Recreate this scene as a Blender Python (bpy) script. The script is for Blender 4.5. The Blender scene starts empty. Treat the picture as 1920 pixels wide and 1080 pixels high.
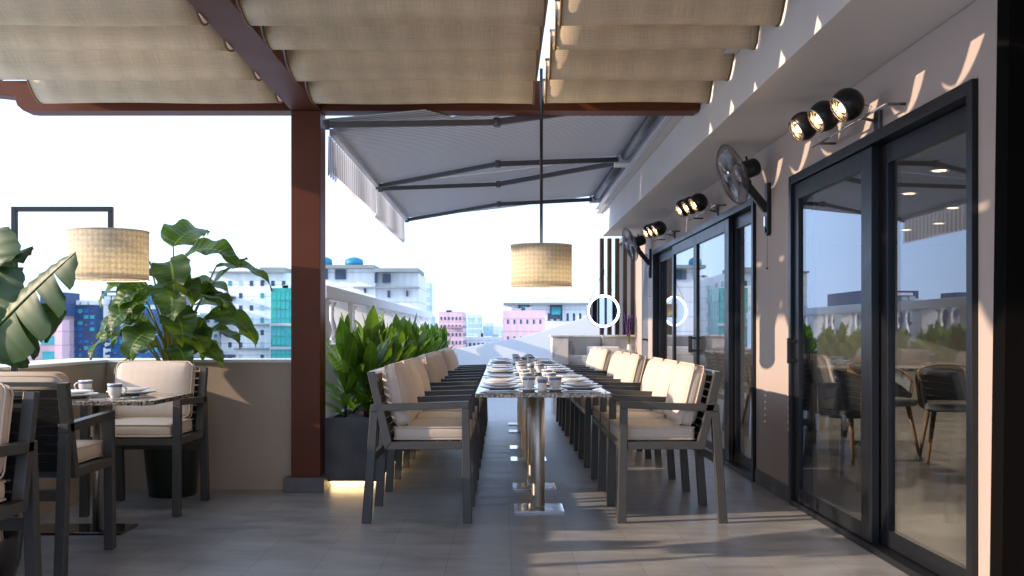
import bpy, math, random
from mathutils import Vector, Matrix
R = math.radians
sc = bpy.context.scene
C = sc.collection
random.seed(7)

# ------------------------------------------------------------------ camera
CAMZ = 1.1
cam_d = bpy.data.cameras.new("camera")
cam = bpy.data.objects.new("camera", cam_d); C.objects.link(cam)
cam.location = (0, 0, CAMZ); cam.rotation_euler = (R(90), 0, 0)
cam_d.lens = 36.0; cam_d.sensor_width = 36.0
cam_d.shift_x = 19 / 1920.0; cam_d.shift_y = 82 / 1920.0
cam_d.clip_start = 0.05; cam_d.clip_end = 6000
cam_d.dof.use_dof = True; cam_d.dof.focus_distance = 6.6; cam_d.dof.aperture_fstop = 8.0
sc.camera = cam

# ------------------------------------------------------------------ world, sun, exposure
SUN_EL, SUN_DX, SUN_DY = 17.0, 1.0, 0.21           # the light travels towards +X and a little +Y
w = bpy.data.worlds.new("World"); sc.world = w; w.use_nodes = True
nt = w.node_tree
sky = nt.nodes.new("ShaderNodeTexSky"); sky.sky_type = 'NISHITA'; sky.sun_disc = False
sky.sun_elevation = R(SUN_EL); sky.sun_rotation = math.atan2(-SUN_DX, -SUN_DY)
sky.altitude = 50; sky.air_density = 1.0; sky.dust_density = 2.2; sky.ozone_density = 1.6
nt.nodes["Background"].inputs[1].default_value = 0.15
veil = nt.nodes.new("ShaderNodeMix"); veil.data_type = 'RGBA'; veil.inputs[0].default_value = 0.80   # thin bright overcast over the clear sky
veil.inputs[7].default_value = (5.6, 7.7, 11.6, 1)
nt.links.new(sky.outputs[0], veil.inputs[6]); nt.links.new(veil.outputs[2], nt.nodes["Background"].inputs[0])
sun_d = bpy.data.lights.new("sun", 'SUN'); sun = bpy.data.objects.new("sun", sun_d); C.objects.link(sun)
sun_d.energy = 4.0; sun_d.angle = R(0.6); sun_d.color = (1.0, 0.77, 0.57)
hl = math.hypot(SUN_DX, SUN_DY)
sun.rotation_euler = Vector((SUN_DX, SUN_DY, -hl * math.tan(R(SUN_EL)))).to_track_quat('-Z', 'Y').to_euler()
sc.view_settings.view_transform = 'Standard'; sc.view_settings.look = 'None'
sc.view_settings.exposure = 0.56; sc.view_settings.gamma = 1.0
sc.render.engine = 'CYCLES'
sc.cycles.max_bounces = 8; sc.cycles.transparent_max_bounces = 12
sc.cycles.glossy_bounces = 5; sc.cycles.diffuse_bounces = 4

# ------------------------------------------------------------------ materials
def nodes(name):
    m = bpy.data.materials.new(name); m.use_nodes = True
    return m, m.node_tree.nodes, m.node_tree.links, m.node_tree.nodes["Principled BSDF"]
def mat(name, col, rough=0.6, metal=0.0, var=0.0, scale=4.0, bump=0.0, bscale=60.0, spec=0.5, coat=0.0, stretch=None):
    m, n, l, b = nodes(name)
    b.inputs['Base Color'].default_value = (*col, 1); b.inputs['Roughness'].default_value = rough
    b.inputs['Metallic'].default_value = metal; b.inputs['Specular IOR Level'].default_value = spec
    b.inputs['Coat Weight'].default_value = coat
    tc = n.new("ShaderNodeTexCoord")
    src = tc.outputs['Object']
    if stretch:
        mp = n.new("ShaderNodeMapping"); mp.inputs['Scale'].default_value = stretch
        l.new(src, mp.inputs[0]); src = mp.outputs[0]
    if var > 0:
        nz = n.new("ShaderNodeTexNoise"); nz.inputs['Scale'].default_value = scale; nz.inputs['Detail'].default_value = 6
        l.new(src, nz.inputs['Vector'])
        r = n.new("ShaderNodeMapRange"); r.inputs[3].default_value = 1 - var; r.inputs[4].default_value = 1 + var
        r.inputs[1].default_value = 0.3; r.inputs[2].default_value = 0.7
        l.new(nz.outputs['Fac'], r.inputs[0])
        mx = n.new("ShaderNodeVectorMath"); mx.operation = 'SCALE'; mx.inputs[0].default_value = col
        l.new(r.outputs[0], mx.inputs['Scale']); l.new(mx.outputs[0], b.inputs['Base Color'])
        rr = n.new("ShaderNodeMapRange"); rr.inputs[3].default_value = rough - 0.08; rr.inputs[4].default_value = min(1, rough + 0.1)
        l.new(nz.outputs['Fac'], rr.inputs[0]); l.new(rr.outputs[0], b.inputs['Roughness'])
    if bump > 0:
        nb = n.new("ShaderNodeTexNoise"); nb.inputs['Scale'].default_value = bscale; nb.inputs['Detail'].default_value = 4
        l.new(src, nb.inputs['Vector'])
        bp = n.new("ShaderNodeBump"); bp.inputs['Strength'].default_value = bump; bp.inputs['Distance'].default_value = 0.004
        l.new(nb.outputs['Fac'], bp.inputs['Height']); l.new(bp.outputs[0], b.inputs['Normal'])
    return m
def woven(name, col, transl=0.0, freq=700.0, contrast=0.25, plaid=0.10, pf=9.0, rough=0.9):
    """cloth: two crossing sets of threads plus a slow uneven slub, optional light passing through"""
    m, n, l, b = nodes(name)
    tc = n.new("ShaderNodeTexCoord"); sp = n.new("ShaderNodeSeparateXYZ"); l.new(tc.outputs['UV'], sp.inputs[0])
    def wave(o, f):
        a = n.new("ShaderNodeMath"); a.operation = 'MULTIPLY'; a.inputs[1].default_value = f; l.new(o, a.inputs[0])
        s = n.new("ShaderNodeMath"); s.operation = 'SINE'; l.new(a.outputs[0], s.inputs[0]); return s.outputs[0]
    def op(k, a, c):
        q = n.new("ShaderNodeMath"); q.operation = k
        for i, v in enumerate((a, c)):
            if isinstance(v, (int, float)): q.inputs[i].default_value = v
            else: l.new(v, q.inputs[i])
        return q.outputs[0]
    def streak(sx, sy):
        mp = n.new("ShaderNodeMapping"); mp.inputs['Scale'].default_value = (sx, sy, 1); l.new(tc.outputs['UV'], mp.inputs[0])
        z = n.new("ShaderNodeTexNoise"); z.inputs['Scale'].default_value = 1; z.inputs['Detail'].default_value = 3
        l.new(mp.outputs[0], z.inputs['Vector']); return op('SUBTRACT', z.outputs['Fac'], 0.5)
    thr = op('MULTIPLY', op('ADD', wave(sp.outputs[0], freq), wave(sp.outputs[1], freq)), contrast * 0.5)
    sl = op('ADD', streak(pf * 1.5, 160), streak(160, pf * 1.5))
    pl = op('MULTIPLY', op('ADD', op('ADD', wave(sp.outputs[0], pf * 6.28), wave(sp.outputs[1], pf * 6.28)), op('MULTIPLY', sl, 9.0)), plaid * 0.5)
    f = op('ADD', op('ADD', thr, pl), 1.0)
    mx = n.new("ShaderNodeVectorMath"); mx.operation = 'SCALE'; mx.inputs[0].default_value = col
    l.new(f, mx.inputs['Scale']); l.new(mx.outputs[0], b.inputs['Base Color'])
    b.inputs['Roughness'].default_value = rough; b.inputs['Specular IOR Level'].default_value = 0.2
    bp = n.new("ShaderNodeBump"); bp.inputs['Strength'].default_value = 0.35; bp.inputs['Distance'].default_value = 0.002
    l.new(f, bp.inputs['Height']); l.new(bp.outputs[0], b.inputs['Normal'])
    if transl > 0:
        t = n.new("ShaderNodeBsdfTranslucent"); l.new(mx.outputs[0], t.inputs[0])
        ms = n.new("ShaderNodeMixShader"); ms.inputs[0].default_value = transl
        l.new(b.outputs[0], ms.inputs[1]); l.new(t.outputs[0], ms.inputs[2])
        l.new(ms.outputs[0], n["Material Output"].inputs[0])
    return m
def emit(name, col, s):
    m, n, l, b = nodes(name)
    b.inputs['Base Color'].default_value = (*col, 1)
    b.inputs['Emission Color'].default_value = (*col, 1); b.inputs['Emission Strength'].default_value = s
    return m
def leafmat(name, c1, c2, sc_=9.0, tr=0.32, vein=0.35):
    m, n, l, b = nodes(name)
    tc = n.new("ShaderNodeTexCoord"); nz = n.new("ShaderNodeTexNoise"); nz.inputs['Scale'].default_value = sc_; nz.inputs['Detail'].default_value = 5
    l.new(tc.outputs['Object'], nz.inputs['Vector'])
    oi = n.new("ShaderNodeObjectInfo")
    ad = n.new("ShaderNodeMath"); ad.operation = 'MULTIPLY_ADD'; ad.inputs[1].default_value = 0.25; ad.inputs[2].default_value = -0.12
    l.new(oi.outputs['Random'], ad.inputs[0])
    a2 = n.new("ShaderNodeMath"); a2.operation = 'ADD'; l.new(ad.outputs[0], a2.inputs[0]); l.new(nz.outputs['Fac'], a2.inputs[1])
    cr = n.new("ShaderNodeValToRGB"); cr.color_ramp.elements[0].position = 0.36; cr.color_ramp.elements[1].position = 0.66
    cr.color_ramp.elements[0].color = (*c1, 1); cr.color_ramp.elements[1].color = (*c2, 1)
    l.new(a2.outputs[0], cr.inputs[0])
    # pale midrib and fine side veins from the leaf's own UV
    sp = n.new("ShaderNodeSeparateXYZ"); l.new(tc.outputs['UV'], sp.inputs[0])
    ab = n.new("ShaderNodeMath"); ab.operation = 'ABSOLUTE'; l.new(sp.outputs[0], ab.inputs[0])
    mr = n.new("ShaderNodeMapRange"); mr.inputs[1].default_value = 0.0; mr.inputs[2].default_value = 0.09; mr.inputs[3].default_value = 1; mr.inputs[4].default_value = 0
    l.new(ab.outputs[0], mr.inputs[0])
    v1 = n.new("ShaderNodeMath"); v1.operation = 'MULTIPLY_ADD'; v1.inputs[1].default_value = -4.0; l.new(ab.outputs[0], v1.inputs[0])
    v0 = n.new("ShaderNodeMath"); v0.operation = 'MULTIPLY'; v0.inputs[1].default_value = 75.0; l.new(sp.outputs[1], v0.inputs[0]); l.new(v0.outputs[0], v1.inputs[2])
    v2 = n.new("ShaderNodeMath"); v2.operation = 'SINE'; l.new(v1.outputs[0], v2.inputs[0])
    mixc = n.new("ShaderNodeMix"); mixc.data_type = 'RGBA'; l.new(mr.outputs[0], mixc.inputs[0])
    l.new(cr.outputs[0], mixc.inputs[6]); mixc.inputs[7].default_value = (c2[0] * 1.7 + .03, c2[1] * 1.6 + .03, c2[2] * 1.5, 1)
    l.new(mixc.outputs[2], b.inputs['Base Color'])
    b.inputs['Roughness'].default_value = 0.45
    bp = n.new("ShaderNodeBump"); bp.inputs['Strength'].default_value = vein; bp.inputs['Distance'].default_value = 0.003
    l.new(v2.outputs[0], bp.inputs['Height']); l.new(bp.outputs[0], b.inputs['Normal'])
    t = n.new("ShaderNodeBsdfTranslucent"); t.inputs[0].default_value = (c2[0] * 2.0, c2[1] * 1.9, c2[2] * 0.9, 1)
    ms = n.new("ShaderNodeMixShader"); ms.inputs[0].default_value = tr
    l.new(b.outputs[0], ms.inputs[1]); l.new(t.outputs[0], ms.inputs[2]); l.new(ms.outputs[0], n["Material Output"].inputs[0])
    return m
def glassmat(name, tint=(0.82, 0.85, 0.86), boost=1.3, base=0.0, rough=0.0):
    m, n, l, b = nodes(name); n.remove(b)
    tr = n.new("ShaderNodeBsdfTransparent"); tr.inputs[0].default_value = (*tint, 1)
    gl = n.new("ShaderNodeBsdfGlossy"); gl.inputs['Roughness'].default_value = rough; gl.inputs[0].default_value = (0.93, 0.95, 1, 1)
    fr = n.new("ShaderNodeFresnel"); ge = n.new("ShaderNodeNewGeometry"); io = n.new("ShaderNodeMapRange")
    io.inputs[3].default_value = 1.5; io.inputs[4].default_value = 1 / 1.5; l.new(ge.outputs['Backfacing'], io.inputs[0]); l.new(io.outputs[0], fr.inputs[0])
    q = n.new("ShaderNodeMath"); q.operation = 'MULTIPLY_ADD'; q.use_clamp = True; q.inputs[1].default_value = boost; q.inputs[2].default_value = base
    l.new(fr.outputs[0], q.inputs[0])
    ms = n.new("ShaderNodeMixShader"); l.new(q.outputs[0], ms.inputs[0]); l.new(tr.outputs[0], ms.inputs[1]); l.new(gl.outputs[0], ms.inputs[2])
    l.new(ms.outputs[0], n["Material Output"].inputs[0]); return m

def tile_mat():
    m, n, l, b = nodes("floor_tile")
    tc = n.new("ShaderNodeTexCoord"); mp = n.new("ShaderNodeMapping"); mp.inputs['Location'].default_value = (-0.045, -5.144 + 0.57 * 20, 0)
    l.new(tc.outputs['Object'], mp.inputs[0])
    br = n.new("ShaderNodeTexBrick"); br.offset = 0.0; br.squash = 1.0
    br.inputs['Scale'].default_value = 1.0; br.inputs['Brick Width'].default_value = 0.305; br.inputs['Row Height'].default_value = 0.57
    br.inputs['Mortar Size'].default_value = 0.0032; br.inputs['Mortar Smooth'].default_value = 0.4; br.inputs['Bias'].default_value = 0
    br.inputs['Color1'].default_value = (0.325, 0.328, 0.335, 1); br.inputs['Color2'].default_value = (0.35, 0.352, 0.358, 1)
    br.inputs['Mortar'].default_value = (0.26, 0.26, 0.265, 1)
    l.new(mp.outputs[0], br.inputs['Vector'])
    nz = n.new("ShaderNodeTexNoise"); nz.inputs['Scale'].default_value = 3.2; nz.inputs['Detail'].default_value = 10; nz.inputs['Roughness'].default_value = 0.62
    m2 = n.new("ShaderNodeMapping"); m2.inputs['Scale'].default_value = (0.8, 2.4, 1); m2.inputs['Rotation'].default_value = (0, 0, 0.25)
    l.new(tc.outputs['Object'], m2.inputs[0]); l.new(m2.outputs[0], nz.inputs['Vector'])
    r = n.new("ShaderNodeMapRange"); r.inputs[1].default_value = 0.3; r.inputs[2].default_value = 0.72; r.inputs[3].default_value = 0.66; r.inputs[4].default_value = 1.26
    l.new(nz.outputs['Fac'], r.inputs[0])
    mx = n.new("ShaderNodeVectorMath"); mx.operation = 'SCALE'; l.new(br.outputs['Color'], mx.inputs[0]); l.new(r.outputs[0], mx.inputs['Scale'])
    l.new(mx.outputs[0], b.inputs['Base Color'])
    rr = n.new("ShaderNodeMapRange"); rr.inputs[3].default_value = 0.24; rr.inputs[4].default_value = 0.52; l.new(nz.outputs['Fac'], rr.inputs[0]); l.new(rr.outputs[0], b.inputs['Roughness'])
    bp = n.new("ShaderNodeBump"); bp.inputs['Strength'].default_value = 0.25; bp.inputs['Distance'].default_value = 0.003; bp.invert = True
    l.new(br.outputs['Fac'], bp.inputs['Height'])
    nb = n.new("ShaderNodeTexNoise"); nb.inputs['Scale'].default_value = 30; nb.inputs['Detail'].default_value = 5; l.new(tc.outputs['Object'], nb.inputs['Vector'])
    b2 = n.new("ShaderNodeBump"); b2.inputs['Strength'].default_value = 0.10; b2.inputs['Distance'].default_value = 0.003
    l.new(nb.outputs['Fac'], b2.inputs['Height']); l.new(bp.outputs[0], b2.inputs['Normal']); l.new(b2.outputs[0], b.inputs['Normal'])
    return m
def stone_mat(name, dark, light, sc_, rough, lo=0.42, hi=0.6, voro=False):
    m, n, l, b = nodes(name)
    tc = n.new("ShaderNodeTexCoord")
    if voro:
        nz = n.new("ShaderNodeTexVoronoi"); nz.inputs['Scale'].default_value = sc_; out = nz.outputs['Color']
    else:
        nz = n.new("ShaderNodeTexNoise"); nz.inputs['Scale'].default_value = sc_; nz.inputs['Detail'].default_value = 8; nz.inputs['Distortion'].default_value = 1.5; out = nz.outputs['Fac']
    l.new(tc.outputs['Object'], nz.inputs['Vector'])
    cr = n.new("ShaderNodeValToRGB"); cr.color_ramp.elements[0].position = lo; cr.color_ramp.elements[1].position = hi
    cr.color_ramp.elements[0].color = (*dark, 1); cr.color_ramp.elements[1].color = (*light, 1)
    l.new(out, cr.inputs[0]); l.new(cr.outputs[0], b.inputs['Base Color']); b.inputs['Roughness'].default_value = rough
    return m
def stripes_mat(name, c1, c2, freq, axis=1, tr=0.25):
    m, n, l, b = nodes(name)
    tc = n.new("ShaderNodeTexCoord"); sp = n.new("ShaderNodeSeparateXYZ"); l.new(tc.outputs['Object'], sp.inputs[0])
    a = n.new("ShaderNodeMath"); a.operation = 'MULTIPLY'; a.inputs[1].default_value = freq; l.new(sp.outputs[axis], a.inputs[0])
    s = n.new("ShaderNodeMath"); s.operation = 'SINE'; l.new(a.outputs[0], s.inputs[0])
    cr = n.new("ShaderNodeValToRGB"); cr.color_ramp.elements[0].position = 0.25; cr.color_ramp.elements[1].position = 0.75
    cr.color_ramp.elements[0].color = (*c1, 1); cr.color_ramp.elements[1].color = (*c2, 1)
    r = n.new("ShaderNodeMapRange"); r.inputs[1].default_value = -1; l.new(s.outputs[0], r.inputs[0]); l.new(r.outputs[0], cr.inputs[0])
    l.new(cr.outputs[0], b.inputs['Base Color']); b.inputs['Roughness'].default_value = 0.75
    bp = n.new("ShaderNodeBump"); bp.inputs['Strength'].default_value = 0.6; bp.inputs['Distance'].default_value = 0.01; l.new(s.outputs[0], bp.inputs['Height']); l.new(bp.outputs[0], b.inputs['Normal'])
    t = n.new("ShaderNodeBsdfTranslucent"); l.new(cr.outputs[0], t.inputs[0])
    ms = n.new("ShaderNodeMixShader"); ms.inputs[0].default_value = tr
    l.new(b.outputs[0], ms.inputs[1]); l.new(t.outputs[0], ms.inputs[2]); l.new(ms.outputs[0], n["Material Output"].inputs[0])
    return m

M = dict(
    floor=tile_mat(),
    wall=mat("wall_paint", (0.46, 0.385, 0.345), 0.8, var=0.035, scale=2.2, bump=0.12, bscale=180),
    parapet=mat("parapet_paint", (0.44, 0.355, 0.285), 0.8, var=0.05, scale=2.5, bump=0.12, bscale=160),
    white=mat("white_paint", (0.80, 0.80, 0.80), 0.6, var=0.02, scale=2, bump=0.08, bscale=120),
    soffit=mat("soffit_paint", (0.70, 0.68, 0.66), 0.75, var=0.03, scale=1.6, bump=0.08, bscale=120),
    beam=mat("brown_paint", (0.118, 0.032, 0.012), 0.5, var=0.10, scale=3.5, bump=0.05, bscale=40, spec=0.3, stretch=(1, 1, 1)),
    plinth=mat("plinth_stone", (0.13, 0.13, 0.14), 0.6, var=0.15, scale=14, bump=0.2, bscale=90),
    canopy=woven("canopy_weave", (0.72, 0.60, 0.43), transl=0.20, freq=520, contrast=0.06, plaid=0.09, pf=5.0),
    canopy_edge=mat("canopy_edge", (0.22, 0.13, 0.05), 0.7, var=0.1, scale=40),
    shade=woven("shade_weave", (0.78, 0.71, 0.58), transl=0.42, freq=900, contrast=0.06, plaid=0.13, pf=34.0),
    cushion=woven("cushion_cloth", (0.70, 0.60, 0.51), freq=1900, contrast=0.12, plaid=0.018, pf=18.0),
    piping=mat("piping_cloth", (0.70, 0.59, 0.48), 0.85),
    frame=mat("frame_metal", (0.075, 0.075, 0.072), 0.42, metal=0.25, var=0.08, scale=25, bump=0.06, bscale=300),
    slat=mat("slat_metal", (0.012, 0.012, 0.013), 0.5, metal=0.2, var=0.1, scale=20),
    door=mat("door_metal", (0.014, 0.016, 0.021), 0.36, metal=0.35, var=0.08, scale=9, bump=0.03, bscale=200),
    black=mat("black_plastic", (0.010, 0.010, 0.011), 0.33, var=0.1, scale=12),
    glass=glassmat("door_glass"),
    clear=glassmat("clear_plastic", (0.95, 0.95, 0.95), 1.2, 0.05, 0.05),
    chrome=mat("chrome", (0.78, 0.76, 0.72), 0.09, metal=1.0, var=0.03, scale=30),
    steel=mat("polished_steel", (0.90, 0.86, 0.78), 0.42, metal=1.0, var=0.0),
    steelbase=mat("polished_base", (0.80, 0.80, 0.82), 0.08, metal=1.0, var=0.02, scale=8),
    wire=mat("wire_metal", (0.16, 0.16, 0.17), 0.3, metal=0.9),
    granite=stone_mat("granite", (0.018, 0.018, 0.020), (0.34, 0.325, 0.29), 110, 0.07, 0.25, 0.85, voro=True),
    marble=stone_mat("marble", (0.30, 0.295, 0.30), (0.78, 0.775, 0.76), 1.8, 0.25, 0.36, 0.50),
    basin=mat("ceramic", (0.82, 0.81, 0.79), 0.12, var=0.02, scale=4, coat=0.4),
    china=mat("china", (0.80, 0.80, 0.81), 0.16, var=0.02, scale=20, coat=0.3),
    band=mat("blue_glaze", (0.16, 0.22, 0.36), 0.2, var=0.25, scale=260),
    cutlery=mat("cutlery_steel", (0.62, 0.62, 0.63), 0.18, metal=1.0, var=0.03, scale=30),
    planter=mat("planter_stone", (0.085, 0.085, 0.088), 0.55, var=0.32, scale=5.5, bump=0.25, bscale=70, stretch=(1, 1, 1.4)),
    soil=mat("soil", (0.03, 0.022, 0.015), 0.95, var=0.4, scale=30, bump=0.8, bscale=50),
    pot=mat("pot_glaze", (0.010, 0.016, 0.010), 0.30, var=0.5, scale=7, coat=0.3),
    pot_gloss=mat("pot_gloss", (0.006, 0.006, 0.007), 0.06, var=0.1, scale=6, coat=1.0),
    leaf1=leafmat("planter_leaf", (0.024, 0.080, 0.010), (0.110, 0.215, 0.020), 7),
    leaf2=leafmat("ruffled_leaf", (0.022, 0.062, 0.008), (0.105, 0.185, 0.018), 6, 0.30),
    leaf3=leafmat("banana_leaf", (0.020, 0.060, 0.016), (0.055, 0.120, 0.028), 3, 0.12, 0.10),
    stem=mat("stem_green", (0.28, 0.27, 0.04), 0.5, var=0.25, scale=15),
    stem_red=mat("stem_brown", (0.12, 0.05, 0.03), 0.7, var=0.4, scale=60, bump=0.5, bscale=200),
    awning=stripes_mat("awning_cloth", (0.44, 0.45, 0.48), (0.82, 0.84, 0.88), 6.2832 / 0.052, 1),
    awning_bar=mat("awning_bar", (0.62, 0.66, 0.74), 0.35, metal=0.3, var=0.05, scale=8),
    awning_arm=mat("awning_arm", (0.13, 0.13, 0.145), 0.4, metal=0.5, var=0.08, scale=12),
    darkwood=mat("dark_slat", (0.030, 0.018, 0.014), 0.45, var=0.25, scale=12, stretch=(6, 6, 0.5), bump=0.1, bscale=60),
    panel=mat("panel_blue_grey", (0.13, 0.15, 0.19), 0.4, var=0.06, scale=6, stretch=(8, 8, 0.5)),
    voidblack=mat("matt_black", (0.0035, 0.0035, 0.0035), 0.9, var=0.1, scale=5, spec=0.05),
    lavender=mat("lavender", (0.060, 0.016, 0.14), 0.8, var=0.4, scale=60, bump=0.6, bscale=120),
    shell=mat("grey_shell", (0.28, 0.29, 0.30), 0.7, var=0.12, scale=10, bump=0.15, bscale=150),
    oak=mat("chair_wood", (0.36, 0.21, 0.11), 0.45, var=0.2, scale=18, stretch=(6, 6, 0.6), bump=0.08, bscale=80),
    infloor=mat("room_floor", (0.26, 0.255, 0.25), 0.30, var=0.15, scale=3),
    inwall=mat("room_wall", (0.30, 0.29, 0.28), 0.8, var=0.06, scale=2),
    inceil=mat("room_ceiling", (0.16, 0.155, 0.15), 0.8, var=0.03, scale=2),
    bulb=emit("bulb_glow", (1.0, 0.55, 0.20), 45),
    warm=emit("warm_strip", (1.0, 0.68, 0.32), 13),
    down=emit("downlight_glow", (1.0, 0.60, 0.34), 6),
    ring=emit("ring_glow", (0.93, 0.97, 1.0), 2.6),
    lampglow=emit("lamp_glow", (1.0, 0.90, 0.68), 4.5),
    mirror=mat("mirror_glass", (0.82, 0.84, 0.86), 0.01, metal=1.0),
    city_ground=mat("city_ground", (0.42, 0.45, 0.48), 0.9, var=0.3, scale=0.02),
)
for k_ in ('steel',):      # brushed round the column, so reflections smear up and down it
    n_ = M[k_].node_tree.nodes; b_ = n_["Principled BSDF"]; tg = n_.new("ShaderNodeTangent"); tg.direction_type = 'RADIAL'; tg.axis = 'Z'
    b_.inputs['Anisotropic'].default_value = 0.92; b_.inputs['Anisotropic Rotation'].default_value = 0.25
    M[k_].node_tree.links.new(tg.outputs[0], b_.inputs['Tangent'])

# ------------------------------------------------------------------ mesh helpers
class B:
    def __init__(s): s.v = []; s.f = []; s.uv = []; s.xf = None; s.sm = []
    def add(s, vs, fs, uvs=None, smooth=False):
        o = len(s.v)
        for p in vs:
            p = Vector(p)
            s.v.append(s.xf @ p if s.xf is not None else p)
        for i, f in enumerate(fs):
            s.f.append(tuple(o + k for k in f)); s.sm.append(smooth)
            s.uv.append(uvs[i] if uvs else None)
    def hexa(s, p):                      # 8 corners: bottom loop, top loop
        s.add(p, [(3, 2, 1, 0), (4, 5, 6, 7), (0, 1, 5, 4), (1, 2, 6, 5), (2, 3, 7, 6), (3, 0, 4, 7)])
    def box(s, x0, x1, y0, y1, z0, z1):
        if x0 > x1: x0, x1 = x1, x0
        if y0 > y1: y0, y1 = y1, y0
        if z0 > z1: z0, z1 = z1, z0
        s.hexa([(x0, y0, z0), (x1, y0, z0), (x1, y1, z0), (x0, y1, z0), (x0, y0, z1), (x1, y0, z1), (x1, y1, z1), (x0, y1, z1)])
    def prism(s, poly, axis, a, b_):     # poly = list of 2D points; axis = extrusion axis
        n = len(poly)
        def P(q, t):
            if axis == 'x': return (t, q[0], q[1])
            if axis == 'y': return (q[0], t, q[1])
            return (q[0], q[1], t)
        vs = [P(q, a) for q in poly] + [P(q, b_) for q in poly]
        fs = [tuple(range(n))[::-1], tuple(range(n, 2 * n))] + [(i, (i + 1) % n, n + (i + 1) % n, n + i) for i in range(n)]
        s.add(vs, fs)
    def beam(s, p, q, w_, h, up=(0, 0, 1)):
        p, q = Vector(p), Vector(q); d = (q - p).normalized(); u = Vector(up)
        sd = d.cross(u).normalized(); u = sd.cross(d).normalized()
        c = [(-1, -1), (1, -1), (1, 1), (-1, 1)]
        s.hexa([p + sd * (a * w_ / 2) + u * (b_ * h / 2) for a, b_ in c] + [q + sd * (a * w_ / 2) + u * (b_ * h / 2) for a, b_ in c])
    def tube(s, pts, r, n=8, closed=False, cap=True):
        pts = [Vector(p) for p in pts]; m = len(pts); vs = []
        prev = None
        for i, p in enumerate(pts):
            if closed: t = (pts[(i + 1) % m] - pts[i - 1]).normalized()
            else: t = (pts[min(i + 1, m - 1)] - pts[max(i - 1, 0)]).normalized()
            a = prev if prev is not None else (Vector((0, 0, 1)) if abs(t.z) < 0.9 else Vector((1, 0, 0)))
            a = (a - t * a.dot(t)).normalized(); prev = a; b_ = t.cross(a)
            rr = r[i] if isinstance(r, (list, tuple)) else r
            for k in range(n):
                an = 2 * math.pi * k / n
                vs.append(p + (a * math.cos(an) + b_ * math.sin(an)) * rr)
        fs = []
        for i in range(m if closed else m - 1):
            j = (i + 1) % m
            for k in range(n):
                fs.append((i * n + k, i * n + (k + 1) % n, j * n + (k + 1) % n, j * n + k))
        s.add(vs, fs, smooth=True)
        if cap and not closed:
            o = len(s.v) - len(vs)
            s.f.append(tuple(o + k for k in range(n))[::-1]); s.sm.append(False); s.uv.append(None)
            s.f.append(tuple(o + (m - 1) * n + k for k in range(n))); s.sm.append(False); s.uv.append(None)
    def lathe(s, prof, c=(0, 0, 0), n=32, uv=False):
        vs = []; c = Vector(c)
        for r, z in prof:
            for k in range(n):
                a = 2 * math.pi * k / n; vs.append(c + Vector((r * math.cos(a), r * math.sin(a), z)))
        fs = []; us = []
        for i in range(len(prof) - 1):
            for k in range(n):
                fs.append((i * n + k, i * n + (k + 1) % n, (i + 1) * n + (k + 1) % n, (i + 1) * n + k))
                R0 = max(prof[i][0], 0.05); u0 = 2 * math.pi * R0 * k / n; u1 = 2 * math.pi * R0 * (k + 1) / n
                us.append(((u0, prof[i][1]), (u1, prof[i][1]), (u1, prof[i + 1][1]), (u0, prof[i + 1][1])))
        s.add(vs, fs, us if uv else None, smooth=True)
    def ball(s, c, r, n=16, sx=1, sy=1, sz=1):
        prof = [(max(1e-4, r * math.sin(math.pi * i / (n // 2))), -r * math.cos(math.pi * i / (n // 2))) for i in range(n // 2 + 1)]
        o = len(s.v); keep = s.xf; s.xf = (keep if keep is not None else Matrix()) @ Matrix.Translation(c) @ Matrix.Diagonal((sx, sy, sz, 1))
        s.lathe(prof, (0, 0, 0), n); s.xf = keep
    def cushion(s, x0, x1, y0, y1, z0, z1, r=0.025, bulge=(0, 0, 0.01), n=10):
        """box with rounded edges and slightly swollen faces, UV in metres"""
        cx, cy, cz = (x0 + x1) / 2, (y0 + y1) / 2, (z0 + z1) / 2
        h = Vector(((x1 - x0) / 2, (y1 - y0) / 2, (z1 - z0) / 2)); r = min(r, h.x * .95, h.y * .95, h.z * .95)
        for ax in range(3):
            for sg in (-1, 1):
                u, v_ = (ax + 1) % 3, (ax + 2) % 3; vs = []; uu = []
                def ticks(hh):   # denser near the edges
                    inner = hh - r; t = [-hh, -hh + r * .3, -hh + r * .65]; k = n - 6
                    t += [-inner + 2 * inner * i / k for i in range(k + 1)]
                    return t + [hh - r * .65, hh - r * .3, hh]
                tu, tv = ticks(h[u]), ticks(h[v_])
                for a in tu:
                    for b_ in tv:
                        p = Vector((0, 0, 0)); p[ax] = sg * h[ax]; p[u] = a; p[v_] = b_
                        q = Vector([max(-(h[k] - r), min(h[k] - r, p[k])) for k in range(3)])
                        d = p - q; p2 = q + d.normalized() * r if d.length > 1e-9 else p
                        for k in range(3):
                            if bulge[k]:
                                o1, o2 = (k + 1) % 3, (k + 2) % 3
                                f = (1 - (p2[o1] / h[o1]) ** 2) * (1 - (p2[o2] / h[o2]) ** 2)
                                p2[k] += (1 if p2[k] > 0 else -1) * bulge[k] * max(0, f) * abs(p2[k]) / h[k]
                        vs.append(p2 + Vector((cx, cy, cz))); uu.append((a, b_))
                m = len(tv); fs = []; us = []
                for i in range(len(tu) - 1):
                    for j in range(m - 1):
                        q = (i * m + j, (i + 1) * m + j, (i + 1) * m + j + 1, i * m + j + 1)
                        if sg < 0: q = q[::-1]
                        fs.append(q); us.append([uu[k] for k in q])
                s.add(vs, fs, us, smooth=True)
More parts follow.
